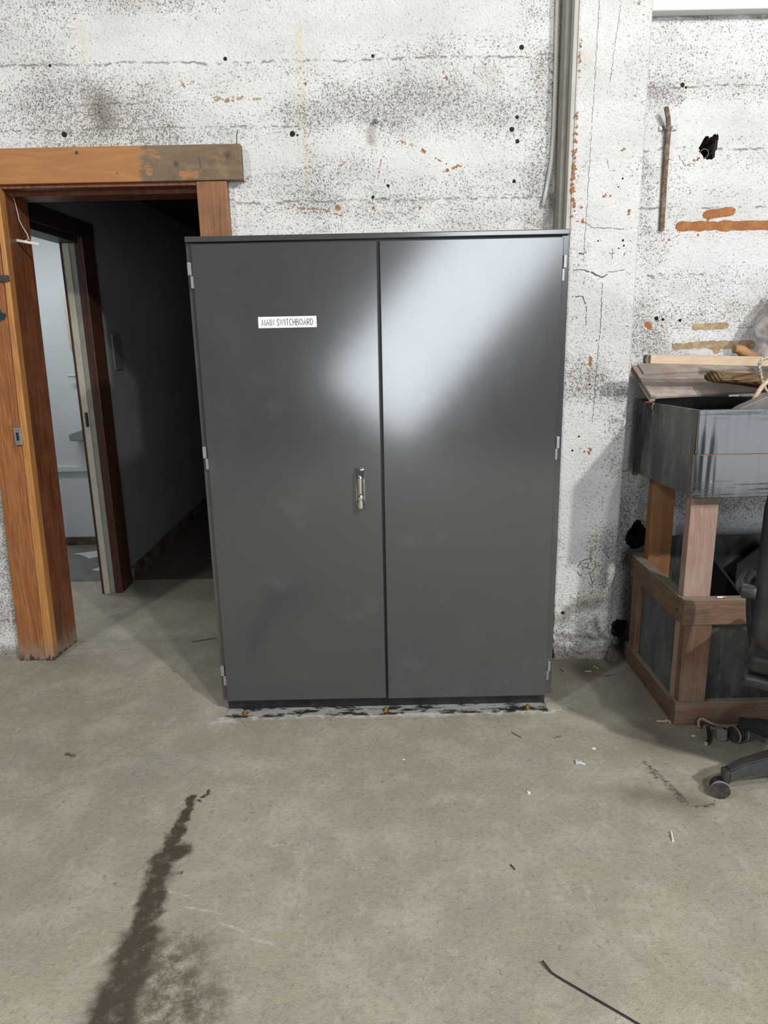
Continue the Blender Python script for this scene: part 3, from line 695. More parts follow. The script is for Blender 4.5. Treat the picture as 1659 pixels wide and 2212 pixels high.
# ---- pillar with a chipped foot
pill = painted_concrete('painted_pillar', base=(.775, .768, .748), dens=.26,
    lines=[],
    dense=[sg(.8, 1.3, 1.0, 1.2, .16), sg(1.0, 1.1, 1.02, .9, .10), sg(1.0, .6, 1.0, .3, .12), sg(.75, .12, 1.05, .08, .30), sg(.75, .05, 1.05, .05, .2)],
    clean=[sg(.8, 2.8, .95, 1.75, .15), sg(.8, .95, .85, .55, .06)],
    holes=[pt(.97, 2.06, .004), pt(.90, 1.44, .004), pt(.88, 1.26, .005), pt(.955, 2.03, .003), pt(.885, 1.83, .003), pt(.82, .98, .005), pt(.81, .23, .009), pt(.985, 1.83, .004), pt(.99, 1.81, .004), pt(.97, 1.80, .003), pt(.845, 1.04, .004)],
    orange=[sg(.782, 2.55, .780, 2.42, .004), sg(.779, 2.30, .776, 2.08, .006), sg(.777, 2.12, .777, 1.92, .009), sg(.810, 1.957, .815, 1.956, .006), pt(.815, 1.905, .007), pt(.902, 2.0, .007), pt(.925, 2.0, .004), sg(1.005, 1.945, 1.003, 1.93, .006), pt(.995, 1.78, .004), sg(.88, 1.37, .875, 1.34, .007), pt(.875, 1.32, .004), sg(.898, .985, .893, .965, .007), pt(.872, .975, .005), sg(.96, 2.16, .975, 2.17, .004)],
    tan=[sg(.80, 1.32, .795, 1.28, .003), pt(.905, 1.315, .005), sg(.83, 1.26, .82, 1.22, .002), sg(.995, 2.67, .995, 2.66, .004)],
    cracks=[sg(.79, 1.905, .825, 1.902, .0018), sg(.825, 1.902, .86, 1.88, .0018), sg(.86, 1.88, .93, 1.878, .0018), sg(.93, 1.878, 1.0, 1.87, .0018),
            sg(.785, 1.72, .83, 1.72, .003), sg(.83, 1.72, .875, 1.705, .004), sg(.875, 1.705, .905, 1.69, .005), sg(.905, 1.69, .93, 1.70, .004), sg(.93, 1.71, 1.0, 1.717, .002),
            sg(.79, 1.617, .835, 1.617, .003), sg(.835, 1.617, .85, 1.58, .003), sg(.85, 1.58, .852, 1.50, .002), sg(.912, 1.67, .912, 1.45, .002), sg(.91, 1.45, .90, 1.1, .0015),
            sg(.845, 2.7, .83, 1.75, .0012), sg(.925, 2.66, .90, 2.4, .001), sg(.81, 1.785, .83, 1.78, .004), sg(.945, 1.80, .945, 1.76, .0015), sg(.93, 1.782, .955, 1.783, .0015),
            sg(.90, 2.14, .915, 2.09, .001), sg(.915, 2.09, .94, 2.09, .001), sg(.80, 2.09, .83, 2.13, .001),
            sg(.875, .33, .873, .2, .002)],
    stripes=[sg(.94, .6, .95, .5, .03), sg(.87, .30, .98, .31, .05), sg(.95, .45, .97, .40, .03)],
    grime_shade=[sg(.87, .26, .97, .29, .045), sg(.80, .21, .84, .24, .05), sg(.7, .0, 1.05, .0, .15), sg(.93, .54, .935, .46, .014), sg(.80, .12, 1.0, .10, .03), sg(.97, .2, .98, .1, .03)])
mb = MB()
NX, NZ = 28, 170
rnd = random.Random(11)
def pillar_pt(u, v):
    # path round the pillar: left face, front with rounded corners, right face
    z = v*H
    low = max(0.0, 1-z/1.35); chipR = .0
    xl, xr, y0 = .772, 1.049, 3.045
    r_r = .006 + .055*low**1.3                     # right arris worn away towards the foot
    L1, L2, L3 = .145, xr-xl, .145; t = u*(L1+L2+L3)
    if t < L1: return Vector((xl, 3.19-t, z))
    if t < L1+L2:
        x = xl+(t-L1); d = xr-x
        y = y0
        if d < r_r: y = y0 + r_r - math.sqrt(max(0, r_r**2-(r_r-d)**2))
        return Vector((x, y, z))
    return Vector((xr, min(3.19, y0+r_r*1.0+(t-L1-L2)*(3.19-y0-r_r)/L3), z))
def pil(u, v):
    p = pillar_pt(u, v); z = p.z
    if z < .33 and .03 < u < .97:
        a = min(1, (.33-z)/.25)*.012
        from mathutils import noise as mn
        q = mn.noise_vector(Vector((p.x*45, p.y*45, z*40)))+mn.noise_vector(Vector((p.x*14, p.y*14, z*11)))*.6
        p += Vector((q.x*a, q.y*a, 0))
        
    return p
def zmap(v):  # finer rings near the foot
    return v*v*.999+.001*v
mb.grid(lambda u, v: pil(u, zmap(v)), 60, 150)
pillar = mb.obj('wall_pillar', pill); add_marks(pillar, 3.0445, MARKS['painted_pillar']); struct(pillar)
# marker writing on the pillar: 12 in a ring with an arrow
mk = MB(); YP = 3.0425
def pxz(px, py):   # position on the pillar's face read off the close-up
    return (.907+(px-620)/17.0*.001955, YP, .448-(py-940)/17.0*.001955)
def stroke(mb, pts, w):
    mb.tube([pxz(*p) for p in pts], w, 5)
stroke(mk, [(335, 745), (440, 670), (520, 630), (620, 600), (720, 595), (820, 610)], .0011)
stroke(mk, [(900, 660), (940, 720), (965, 820), (965, 900), (940, 1000), (890, 1080), (830, 1140), (760, 1175), (680, 1210)], .0011)
stroke(mk, [(420, 760), (350, 810), (300, 880), (275, 950)], .0011)
stroke(mk, [(275, 1090), (290, 1160), (330, 1220), (390, 1260), (460, 1275)], .0011)
stroke(mk, [(450, 870), (475, 960), (490, 1060)], .0010)
stroke(mk, [(550, 790), (600, 770), (670, 770), (695, 800), (690, 850), (660, 950), (600, 970), (560, 985)], .0011)
stroke(mk, [(560, 965), (640, 955), (700, 990), (780, 1010)], .0015)
stroke(mk, [(775, 1270), (820, 1390), (860, 1520), (880, 1690)], .0010)
stroke(mk, [(730, 1555), (800, 1660), (860, 1720), (905, 1745)], .0010)
stroke(mk, [(985, 1400), (940, 1490), (900, 1600)], .0010)
o = mk.obj('handwritten_number', 'pencil', pillar); o['label'] = 'ringed number 12 with an arrow in black marker'

# timber packer and white batten in the corner left of the pillar
struct(MB().box(.735, .755, 3.10, 3.19, 0, H, .002).obj('trim_1', 'cream2'))
tg = wood('whitewashed_batten', (.56, .54, .49), (.47, .45, .40), 'z', 1, .7, dust=.3, dustc=(.4, .37, .32), spec=.2)
struct(MB().box(.755, .7715, 3.052, 3.19, 0, H, .002).obj('trim_2', tg))
M['packer'] = wood('grey_packer', (.36, .34, .30), (.27, .25, .21), 'z', 1, .8, dust=.5, dustc=(.42, .40, .36), spec=.2)
bpy.data.objects['trim_1'].data.materials[0] = M['packer']

# painted beam at the top right
struct(MB().box(1.06, 7, 3.135, 3.19, 2.672, 3.3, .004).obj('trim_3', 'beam'))

# ---- spoil heap at the foot of the wall, part of the floor's edge
def rubble(name, cx, cy, rx, ry, h, seed, mat='cavity'):
    from mathutils import noise as mn
    mb = MB()
    def fn(u, v):
        a = 2*PI*u; r = v
        x = cx+math.cos(a)*rx*r; y = cy+math.sin(a)*ry*r
        n = mn.noise(Vector((x*34, y*34, seed)))*.5+mn.noise(Vector((x*90, y*90, seed)))*.3
        return Vector((x, y, max(-.004, h*(1-r*r)*(1+.9*n)-.002)))
    mb.grid(fn, 44, 22, True)
    return mb.obj(name, mat, smooth=180)
M['spoil'] = plain('crumbled_spoil', (.14, .115, .09), .95, mott=.8, mc=(.28, .24, .19), ms=40, bump=1.0)
o = rubble('rubble', 1.045, 3.10, .050, .085, .05, 3, 'spoil'); tag(o, 'crumbled dirt and rubble heaped at the foot of the pillar', 'rubble', kind='stuff')

# ================================================================== DOORWAY 1
door1 = thing('door_1', (-1.15, 3.14, 0)); struct(door1)
zt = 2.105
def ln(a0, a1, z): return a0+(a1-a0)*z/2.1
MB().box(-2.6, -.546, 3.14, 3.185, 2.103, 2.237, .003).obj('lintel_board', 'lintel', door1)
# left post: main board, orange stop strip, reveal
MB().hexa([(-1.755, 3.145, 0), (-1.634, 3.145, 0), (-1.562, 3.145, zt), (-1.678, 3.145, zt)], (0, .05, 0), .002).obj('post_face', 'jamb', door1)
MB().hexa([(-1.660, 3.141, 0), (-1.648, 3.141, 0), (-1.585, 3.141, zt), (-1.592, 3.141, zt)], (0, .02, 0), .002).obj('bead', 'jamb', door1)
MB().hexa([(-1.632, 3.138, 0), (-1.588, 3.138, 0), (-1.537, 3.138, zt), (-1.556, 3.138, zt)], (0, .05, 0), .004).obj('stop_strip', 'strip', door1)
MB().hexa([(-1.66, 3.19, 0), (-1.590, 3.150, 0), (-1.568, 3.36, 0), (-1.66, 3.36, 0)], (0.0, 0, .001)).obj('post_foot', 'cavity', door1)
mb = MB()
v = [mb.bm.verts.new(p) for p in [(-1.593, 3.15, 0), (-1.570, 3.36, 0), (-1.530, 3.36, 2.1), (-1.542, 3.15, 2.1), (-1.72, 3.15, 0), (-1.72, 3.36, 0), (-1.72, 3.36, 2.1), (-1.72, 3.15, 2.1)]]
for f in ((0, 1, 2, 3), (4, 7, 6, 5), (0, 3, 7, 4), (1, 5, 6, 2), (0, 4, 5, 1), (3, 2, 6, 7)): mb.bm.faces.new([v[i] for i in f])
mb.obj('reveal', 'jambside', door1)
# head: two stepped linings
MB().box(-1.72, -.70, 3.155, 3.23, 2.088, 2.14, .002).obj('head_lining', 'jambside', door1)
MB().box(-1.72, -.70, 3.2301, 3.37, 2.072, 2.14, .002).obj('head_lining', 'jambside', door1)
# right casing and lining
MB().box(-.737, -.612, 3.148, 3.19, 0, 2.1025, .003).obj('casing', 'casing', door1)
MB().box(-.735, -.66, 3.1901, 3.37, 0, 2.14, .002).obj('reveal', 'jambside', door1)
# strike plate, screws and keeper hole
s_ = MB(); s_.box(-1.620, -1.588, 3.131, 3.138, 1.04, 1.115, .002)
sp = s_.obj('strike_plate', 'galv', door1)
MB().box(-1.609, -1.598, 3.1300, 3.1312, 1.06, 1.095).obj('keeper_hole', 'dark', sp)
# nicks and paint specks are in the timber; nail sticking out of the lintel
single(MB().tube([(-.562, 3.155, 2.234), (-.560, 3.150, 2.262), (-.555, 3.145, 2.285)], .0018, 6), 'nail', 'darkpipe', (-.562, 3.155, 2.234), 'thin dark nail standing up from the right end of the timber lintel', 'nail')

# webbing strap and tape scrap on the left post
mb = MB(); mb.hexa([(-1.72, 3.128, 1.757), (-1.545, 3.128, 1.752), (-1.543, 3.128, 1.728), (-1.563, 3.128, 1.727), (-1.60, 3.128, 1.735), (-1.72, 3.128, 1.733)], (0, .009, 0), .0015)
single(mb, 'webbing_strap', 'velcro', (-1.60, 3.137, 1.73), 'charcoal webbing strap fixed across the upper part of the left door post', 'strap')
mb = MB(); mb.hexa([(-1.66, 3.139, 1.64), (-1.605, 3.139, 1.63), (-1.60, 3.139, 1.605), (-1.59, 3.139, 1.598), (-1.585, 3.139, 1.603), (-1.583, 3.139, 1.590), (-1.592, 3.139, 1.577), (-1.61, 3.139, 1.568), (-1.66, 3.139, 1.565)], (0, .005, 0), .001)
single(mb, 'tape_scrap', 'teal', (-1.62, 3.144, 1.57), 'torn dark teal tape scrap stuck on the left door post', 'tape')

# ================================================================== CORRIDOR AND SIDE ROOM
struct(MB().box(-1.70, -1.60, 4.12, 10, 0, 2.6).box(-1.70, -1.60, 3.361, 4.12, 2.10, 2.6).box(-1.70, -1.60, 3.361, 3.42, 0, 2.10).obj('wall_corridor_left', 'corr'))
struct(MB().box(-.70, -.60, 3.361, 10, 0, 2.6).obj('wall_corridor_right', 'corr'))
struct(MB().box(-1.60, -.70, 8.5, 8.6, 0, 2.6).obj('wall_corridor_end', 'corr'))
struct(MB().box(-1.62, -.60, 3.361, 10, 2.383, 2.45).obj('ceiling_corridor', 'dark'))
struct(MB().box(-1.60, -1.578, 4.26, 8.5, 0.002, .085, .002).obj('baseboard_corridor', 'browntrim_y'))
# inner doorway in the corridor's left wall
door2 = thing('door_2', (-1.65, 3.77, 0)); struct(door2)
MB().box(-1.602, -1.578, 4.045, 4.215, 0, 2.015, .003).obj('casing', 'browntrim', door2)
MB().box(-1.602, -1.574, 3.38, 4.215, 2.0155, 2.10, .003).obj('head_casing', 'shadetrim', door2)
MB().box(-1.625, -1.602, 4.05, 4.12, 0, 1.985, .001).obj('stop_bead', 'browntrim', door2)
MB().box(-1.652, -1.625, 4.052, 4.12, 0, 1.985, .002).obj('door_stop', 'cream2', door2)
MB().box(-1.6865, -1.6525, 4.040, 4.12, 0, 1.985, .002).obj('jamb', 'cream', door2)
MB().box(-1.699, -1.687, 4.038, 4.12, 0, 1.985, .002).obj('edge_lining', 'browntrim', door2)
MB().box(-1.716, -1.602, 3.40, 4.12, 1.9855, 2.10, .002).obj('head', 'shadetrim', door2)
k_ = MB(); k_.box(-1.672, -1.655, 4.036, 4.040, 1.005, 1.085); k_.obj('strike_plate', 'darkpipe', door2)
MB().box(-1.640, -1.634, 4.044, 4.0515, 1.10, 1.22, .001).obj('chipped_patch', 'galv', door2)
# side room
struct(MB().box(-4.0, -1.72, 5.1, 5.2, 0, 2.5).obj('wall_side_room_back', 'room'))
struct(MB().box(-3.3, -3.2, 3.36, 5.1, 0, 2.5).obj('wall_side_room_left', 'room'))
struct(MB().box(-1.7199, -1.70, 4.125, 5.1, 0, 2.5).obj('wall_side_room_right', 'room'))
struct(MB().box(-3.3, -1.70, 3.365, 5.2, 2.42, 2.5).obj('ceiling_side_room', 'room'))
struct(MB().box(-3.2, -1.72, 5.085, 5.1, .001, .063, .002).obj('baseboard_side_room', 'browntrim_y'))
struct(MB().box(-3.2, -1.72, 5.075, 5.1, .555, .60, .006).obj('trim_4', 'room'))
mb = MB(); mb.box(-2.128, -1.85, 4.98, 5.0995, 1.385, 1.80, .05, 5)
single(mb, 'wall_dispenser', 'beige', (-2.0, 5.1, 1.39), 'beige rounded unit on the side room wall, half hidden by the inner door jamb', 'wall unit', smooth=40)
mb = MB(); mb.tube([(-2.06, 5.098, 1.235), (-2.06, 5.06, 1.235), (-2.12, 5.045, 1.24), (-2.172, 5.045, 1.24)], [.016, .014, .013, .009], 12)
single(mb, 'wall_hook', 'beige', (-2.06, 5.098, 1.235), 'small cream hook on the side room wall below the beige unit', 'hook', smooth=60)
mb = MB(); mb.hexa([(-2.19, 4.97, .84), (-2.10, 4.97, .87), (-2.06, 4.97, .79), (-2.19, 4.97, .795)], (0, .1295, 0), .006)
single(mb, 'wall_bracket', 'bracket', (-2.12, 5.1, .80), 'grey wedge-shaped bracket low on the side room wall', 'bracket')
def scrap(pts, z, name, mat, label, cat, th=.002):
    m_ = MB(); m_.hexa([(x, y, z) for x, y in pts], (0, 0, th))
    cx = sum(p[0] for p in pts)/len(pts); cy = sum(p[1] for p in pts)/len(pts)
    return single(m_, name, mat, (cx, cy, z), label, cat)
scrap([(-2.22, 4.86), (-2.12, 4.90), (-1.98, 4.96), (-1.92, 4.86), (-1.98, 4.80), (-2.06, 4.74), (-2.10, 4.79), (-2.15, 4.83)], .0012, 'paper_scrap', 'paper', 'larger torn pale paper scrap on the side room floor', 'paper', .004)
scrap([(-1.94, 4.49), (-1.90, 4.56), (-1.82, 4.60), (-1.78, 4.50), (-1.84, 4.47), (-1.90, 4.47)], .0012, 'paper_scrap', 'paper', 'smaller pale paper scrap beside the inner door jamb', 'paper', .004)
scrap([(-1.21, 4.68), (-1.10, 4.70), (-1.08, 4.78), (-1.17, 4.78)], .0022, 'paper_scrap', 'switch', 'grey paper scrap on the dark corridor floor by the cabinet', 'paper', .003)
mb = MB(); mb.box(-1.5998, -1.590, 4.37, 4.50, 1.30, 1.51, .002)
pl = thing('blank_plate', (-1.6, 4.435, 1.30), 'dim grey blank plate screwed to the corridor wall', 'plate')
mb.obj('plate', 'switch', pl)
for (yy, zz) in ((4.385, 1.315), (4.485, 1.315), (4.385, 1.495), (4.485, 1.495)):
    MB().cyl((-1.5900, yy, zz), (-1.588, yy, zz), .004, n=10).obj('screw', 'galv', pl)

# hanging wire with a small metal tag
tw = thing('hanging_wire', (-1.535, 3.25, 2.088), 'pale wire hanging from the door head with a small metal strip', 'wire')
wp = [(-1.540, 3.25, 2.087), (-1.532, 3.25, 2.06), (-1.527, 3.25, 2.02), (-1.524, 3.25, 1.985), (-1.512, 3.25, 1.955), (-1.498, 3.25, 1.928), (-1.494, 3.25, 1.912), (-1.496, 3.25, 1.906)]
MB().tube(wp, .0022, 8).obj('wire', 'wire', tw, smooth=180)
MB().tube([(-1.496, 3.25, 1.906), (-1.505, 3.245, 1.901), (-1.52, 3.24, 1.8995)], .0012, 6).tube([(-1.494, 3.25, 1.908), (-1.482, 3.25, 1.899), (-1.468, 3.25, 1.893)], .0012, 6).obj('wire_tails', 'wire', tw)
MB().box(-1.545, -1.447, 3.24, 3.246, 1.888, 1.899, .001, rot=(0, R(10.5), 0)).obj('metal_strip', 'cable', tw)

# ================================================================== CABINET
X0, X1, YF = -.662, .657, 2.60
cab = thing('switchboard_cabinet', (0, 2.85, 0), 'tall charcoal grey double-door electrical cabinet standing against the wall', 'cabinet')
mb = MB()
yb = 3.10
mb.box(X0-.004, X0+.022, 2.618, yb, .058, 1.803, .0015)          # left side
mb.box(X1-.022, X1+.005, 2.618, yb, .058, 1.803, .0015)
mb.box(X0+.022, X1-.022, yb-.003, yb, .058, 1.803)
mb.box(X0+.022, X1-.022, 2.640, yb-.003, .058, .075)
mb.box(X0+.022, X1-.022, 2.640, yb-.003, 1.785, 1.803)
mb.obj('body', 'satin', cab)
MB().box(X0+.0221, X1-.0221, 2.6225, 2.6395, .0585, 1.8025).obj('door_seal_frame', 'black_metal', cab)
MB().box(X0-.001, X1+.003, 2.597, yb, 1.8035, 1.8215, .003, 3).obj('top_cap', 'satin', cab)
dL = MB().box(-.644, -.0062, YF, 2.620, .063, 1.7965, .0025, 3).obj('door', 'satin', cab)
dR = MB().box(.0035, .6385, YF, 2.620, .060, 1.7965, .0025, 3).obj('door', 'satin', cab)
# three hinges each side, each a zinc leaf pair
for (side, zs) in ((-1, ((1.738, 1.652), (1.095, 1.010), (.215, .130))), (1, ((1.738, 1.652), (1.105, 1.020), (.205, .125)))):
    for (za, zb) in zs:
        zm = (za+zb)/2
        if side < 0:
            a = (-.6625, -.6495); b = (-.656, -.6445)
        else:
            a = (.641, .652); b = (.6385, .6475)
        hg = MB().box(a[0], a[1], 2.602, 2.6175, zm, za, .001).obj('hinge', 'galv', cab)
        MB().box(b[0]-.001*side, b[1]-.001*side, 2.6045, 2.6175, zb, zm-.002, .001).obj('knuckle', 'galv', hg)
        MB().box(a[0] if side > 0 else b[1]-.003, b[1]-.006 if side > 0 else a[1]+.007, 2.6178, 2.6215, zb-.004, zm, 0).obj('hinge_recess', 'dark', hg)
# plinth and flange bolted to the floor
pz = MB().box(-.653, .643, 2.645, 3.08, 0.0045, .0575).obj('plinth', 'plinth', cab)
MB().box(-.655, .645, 2.578, 2.6445, 0, .0045, .001).obj('floor_flange', 'flange', cab)
for bx in (-.577, -.007, .566):
    b_ = MB().cyl((bx, 2.60, .0047), (bx, 2.60, .007), .013, n=24).cyl((bx, 2.60, .007), (bx, 2.60, .0165), .0085, n=6, bev=.001).cyl((bx, 2.60, .0165), (bx, 2.60, .021), .005, n=14, bev=.001)
    b_.obj('bolt', 'brass', cab, smooth=30)
# chrome swing handle on the left door
hd = MB()
hx = -.0845
hd.box(hx-.0175, hx+.0175, 2.590, 2.5995, .862, 1.006, .006, 3)
hO = hd.obj('handle_plate', 'chrome', dL, smooth=40)
hd = MB()
def hp(u, v):
    z = 1.000-(1.000-.858)*v
    wd = .0175 if v < .06 else .0145-.002*math.sin((v-.06)/.94*PI)+ (.0015 if v > .8 else 0)
    if v > .95: wd *= math.sqrt(max(0.05, 1-((v-.95)/.05)**2*.6))
    dp = .010 + .022*math.sin(min(1, v/.18)*PI/2) - (.006 if .60 < v < .72 else 0)
    dp *= 1-.15*v
    a = PI*u
    cx = math.cos(a); sx = abs(math.sin(a))**.55
    return Vector((hx+wd*cx, 2.5905-dp*sx, z))
hd.grid(hp, 16, 40)
hd.obj('handle', 'chrome', dL, smooth=60)
MB().cyl((hx, 2.5695, .901), (hx, 2.5595, .901), .0095, n=28, bev=.001).cyl((hx, 2.560, .901), (hx, 2.5575, .901), .006, n=20, bev=.0008).obj('lock_cylinder', 'chrome', dL, smooth=40)
# name plate with engraved lettering
npl = MB().box(-.428, -.2225, 2.5982, 2.5999, 1.513, 1.5515, .0006).obj('name_plate', 'plate', cab)
GL = {'M': [[(0, 0), (.12, 1), (.5, .1), (.88, 1), (1, 0)]], 'A': [[(0, 0), (.5, 1), (1, 0)], [(.2, .36), (.8, .36)]], 'I': [[(.5, 0), (.5, 1)]],
      'N': [[(0, 0), (0, 1), (1, 0), (1, 1)]],
      'S': [[(.9, .82), (.75, .96), (.5, 1), (.2, .93), (.08, .77), (.2, .6), (.5, .5), (.85, .38), (.93, .22), (.8, .06), (.5, 0), (.2, .04), (.03, .2)]],
      'W': [[(0, 1), (.25, 0), (.5, 1), (.75, 0), (1, 1)]], 'T': [[(0, 1), (1, 1)], [(.5, 1), (.5, 0)]],
      'C': [[(1, .85), (.75, .97), (.5, 1), (.2, .88), (.03, .62), (.03, .38), (.2, .12), (.5, 0), (.75, .03), (1, .15)]],
      'H': [[(0, 0), (0, 1)], [(1, 0), (1, 1)], [(0, .53), (1, .53)]],
      'B': [[(0, 0), (0, 1), (.55, 1), (.85, .9), (.88, .72), (.75, .58), (.5, .53), (0, .53)], [(.5, .53), (.85, .46), (1, .27), (.88, .08), (.55, 0), (0, 0)]],
      'O': [[(.5, 0), (.2, .1), (.02, .35), (.02, .65), (.2, .9), (.5, 1), (.8, .9), (.98, .65), (.98, .35), (.8, .1), (.5, 0)]],
      'R': [[(0, 0), (0, 1), (.55, 1), (.9, .88), (.92, .65), (.75, .5), (.45, .46), (0, .46)], [(.45, .46), (1, 0)]],
      'D': [[(0, 0), (0, 1), (.4, 1), (.8, .85), (1, .5), (.8, .15), (.4, 0), (0, 0)]]}
WD = {'M': 1.15, 'W': 1.35, 'I': .25, 'O': 1.05, 'C': .85, 'S': .72, 'T': .8, 'A': 1.0}
tx = MB(); txt = 'MAIN SWITCHBOARD'; hh = .0215; gap = .0040; cw = .0101
tot = sum((.008 if c_ == ' ' else WD.get(c_, .88)*cw+gap) for c_ in txt)-gap
kx = .179/tot; cx_ = -.4145; zb_ = 1.5215
for c_ in txt:
    if c_ == ' ': cx_ += .008*kx; continue
    w_ = WD.get(c_, .88)*cw*kx
    for st in GL[c_]:
        tx.tube([(cx_+p[0]*w_, 2.5980, zb_+p[1]*hh) for p in st], .0011, 6, flat=1)
    cx_ += w_+gap*kx
tx.obj('lettering', 'ink', npl)

# ================================================================== FIXINGS ON THE WALLS
cp = [(.718, 3.178, H-.1), (.718, 3.178, 2.75), (.721, 3.178, 2.5), (.722, 3.178, 2.26), (.716, 3.178, 2.16), (.702, 3.178, 2.06), (.686, 3.178, 1.985)]
single(MB().tube(cp, .0085, 10), 'cable', 'cable', (.686, 3.178, 1.985), 'pale grey cable hanging down the corner left of the pillar', 'cable', smooth=180)
mb = MB().cyl((.003, 3.195, 2.322), (.003, 3.165, 2.322), .0105, n=6, bev=.001).cyl((.003, 3.165, 2.322), (.003, 3.150, 2.322), .006, n=14)
single(mb, 'anchor_bolt', 'galv', (.003, 3.19, 2.322), 'grey bolt end sticking out of the wall above the cabinet', 'bolt', smooth=30)
# reinforcing bar with saddle clamp
rb = MB()
rp = [(1.189, 3.1795, 1.880), (1.186, 3.1795, 2.10), (1.184, 3.170, 2.27)]
rb.tube(rp, .0105, 12)
k = 0
z_ = 1.885
while z_ < 2.25:
    rb.tube([(1.189-.005*(z_-1.88)/.39-.0095, 3.1795, z_), (1.189-.005*(z_-1.88)/.39, 3.169, z_+.002), (1.189-.005*(z_-1.88)/.39+.0095, 3.1795, z_+.004)], .002, 5); z_ += .012
bar = thing('reinforcing_bar', (1.189, 3.18, 1.88), 'rusty ribbed steel bar fixed upright on the wall beside the pillar', 'steel bar')
rb.obj('ribbed_bar', 'rust', bar, smooth=50)
MB().tube([(1.184, 3.168, 2.26), (1.174, 3.155, 2.30), (1.160, 3.145, 2.335), (1.158, 3.144, 2.340)], [.0095, .0095, .0095, .006], 12).obj('plain_end', 'rust', bar, smooth=60)
sd = MB()
sd.box(1.150, 1.174, 3.184, 3.1895, 2.262, 2.280, .001).box(1.196, 1.222, 3.184, 3.1895, 2.262, 2.280, .001)
sd.tube([(1.170, 3.187, 2.271), (1.173, 3.166, 2.271), (1.184, 3.157, 2.271), (1.195, 3.166, 2.271), (1.199, 3.187, 2.271)], .0055, 8)
sd.cyl((1.158, 3.184, 2.271), (1.158, 3.181, 2.271), .005, n=12).cyl((1.213, 3.184, 2.271), (1.213, 3.181, 2.271), .005, n=12)
single(sd, 'saddle_clamp', 'galv', (1.185, 3.19, 2.262), 'small galvanised saddle clamp round the top of the rusty bar', 'clamp', smooth=40)
pp = MB(); pp.ring((1.350, 3.20, 2.178), (0, 1, 0), .0185, .0155, .149, 28)
pc = single(pp, 'pipe_end', 'darkpipe', (1.350, 3.2, 2.16), 'open end of a dark pipe inside the broken hole in the wall', 'pipe', smooth=40)
# flange of shadowed concrete behind the pipe
# ================================================================== BENCH (frame, boxes)
bn = thing('workbench', (1.55, 2.78, 0), 'rough timber stand with black plywood box on top against the wall', 'bench')
BX, BF, BB, BR = 1.10, 2.455, 3.05, 2.35
def rail(x0, x1, y0, y1, z0, z1, mat, name='rail'): return MB().box(x0, x1, y0, y1, z0, z1, .0035).obj(name, mat, bn)
rail(BX, BR, BF, BF+.045, 0, .096, 'bench_x')
rail(BX, BX+.045, BF+.0455, BB, 0, .082, 'bench_y')
rail(BX+.0455, BR, BB-.045, BB, 0, .09, 'bench_x')
rail(BR-.045, BR, BF+.0455, BB-.0455, 0, .09, 'bench_y')
rail(BX, BR, BF, BF+.045, .413, .512, 'bench_x')
rail(BX, BX+.045, BF+.0455, BB, .410, .508, 'bench_y')
rail(BX+.0455, BR, BB-.045, BB, .413, .512, 'bench_x')
# posts: lower front post sits behind the rails, upper ones carry the box
MB().box(1.112, 1.214, BF+.0460, BF+.092, .001, .894, .003).obj('post', 'bench_pale', bn)
MB().box(2.20, 2.30, BF+.0460, BF+.092, .001, .894, .003).obj('post', 'bench_z', bn)
MB().box(1.146, 1.245, BB-.095, BB-.0455, .001, .894, .003).obj('post', 'bench_warm', bn)
MB().box(1.101, 1.145, BB-.125, BB-.055, .0825, .4095, .003).obj('post', 'bench_z', bn)
MB().box(2.20, 2.30, BB-.092, BB-.0460, .001, .894, .003).obj('post', 'bench_z', bn)
MB().box(1.110, 1.212, BF+.004, BF+.0455, .0965, .4125, .003).obj('post_facing', 'bench_z', bn)
# infill panels of the lower box
MB().box(1.2125, 2.20, BF+.030, BF+.0455, .090, .425, .001).obj('front_panel', 'filmlow', bn)
MB().box(1.1215, 1.1375, BF+.0925, BB-.127, .078, .44, .001).obj('side_panel', 'filmside', bn)
MB().box(1.2455, 2.19, BB-.064, BB-.046, .09, .60, .001).obj('back_panel', 'filmlow', bn)
MB().box(1.15, 2.30, BF+.10, BB-.10, .10, .115, .001).obj('lower_shelf', 'filmlow', bn)
MB().box(1.02, 1.10, 0, .01, 0, .01).obj('tmp', 'dark')
bpy.data.objects.remove(bpy.data.objects['tmp'])
# upper box: front, sides, back, bottom
fz0, fz1 = .900, 1.210
fp = MB(); fp.box(1.0905, 2.36, BF-.004, BF+.014, fz0, 1.0545, .001, rot=(R(-2.2), 0, 0)); fp.obj('front_panel', 'filmfront', bn)
fp = MB(); fp.box(1.0935, 2.36, BF-.004, BF+.014, 1.0555, fz1, .001, rot=(R(-2.2), 0, 0)); fp.obj('front_panel', 'filmfront', bn)
MB().box(1.094, 2.36, BF-.0050, BF+.010, 1.0530, 1.0570).obj('joint_line', wood('orange_edge', (.45, .17, .07), (.30, .10, .05), 'x', 2, .7), bn)
sp_ = MB()
sp_.hexa([(1.0925, BF+.0145, .902), (1.0925, BF+.0145, 1.208), (1.112, 2.99, 1.185), (1.112, 3.10, 1.180), (1.104, 3.10, .872)], (.0165, 0, 0), .001)
sp_.obj('side_panel', 'film', bn)
MB().hexa([(1.0885, BF+.0145, .8995), (1.0915, BF+.0145, 1.2085), (1.0935, BF+.0145, 1.2085), (1.0935, BF+.0145, .8995)], (0, .006, 0)).obj('edge_strip', 'plyedge', bn)
MB().box(1.130, 2.36, 3.102, 3.118, .862, 1.19, .001).obj('back_panel', 'filmlow', bn)
MB().box(1.112, 2.35, BF+.0145, 3.10, .8945, .899, .001).obj('box_bottom', 'filmlow', bn)
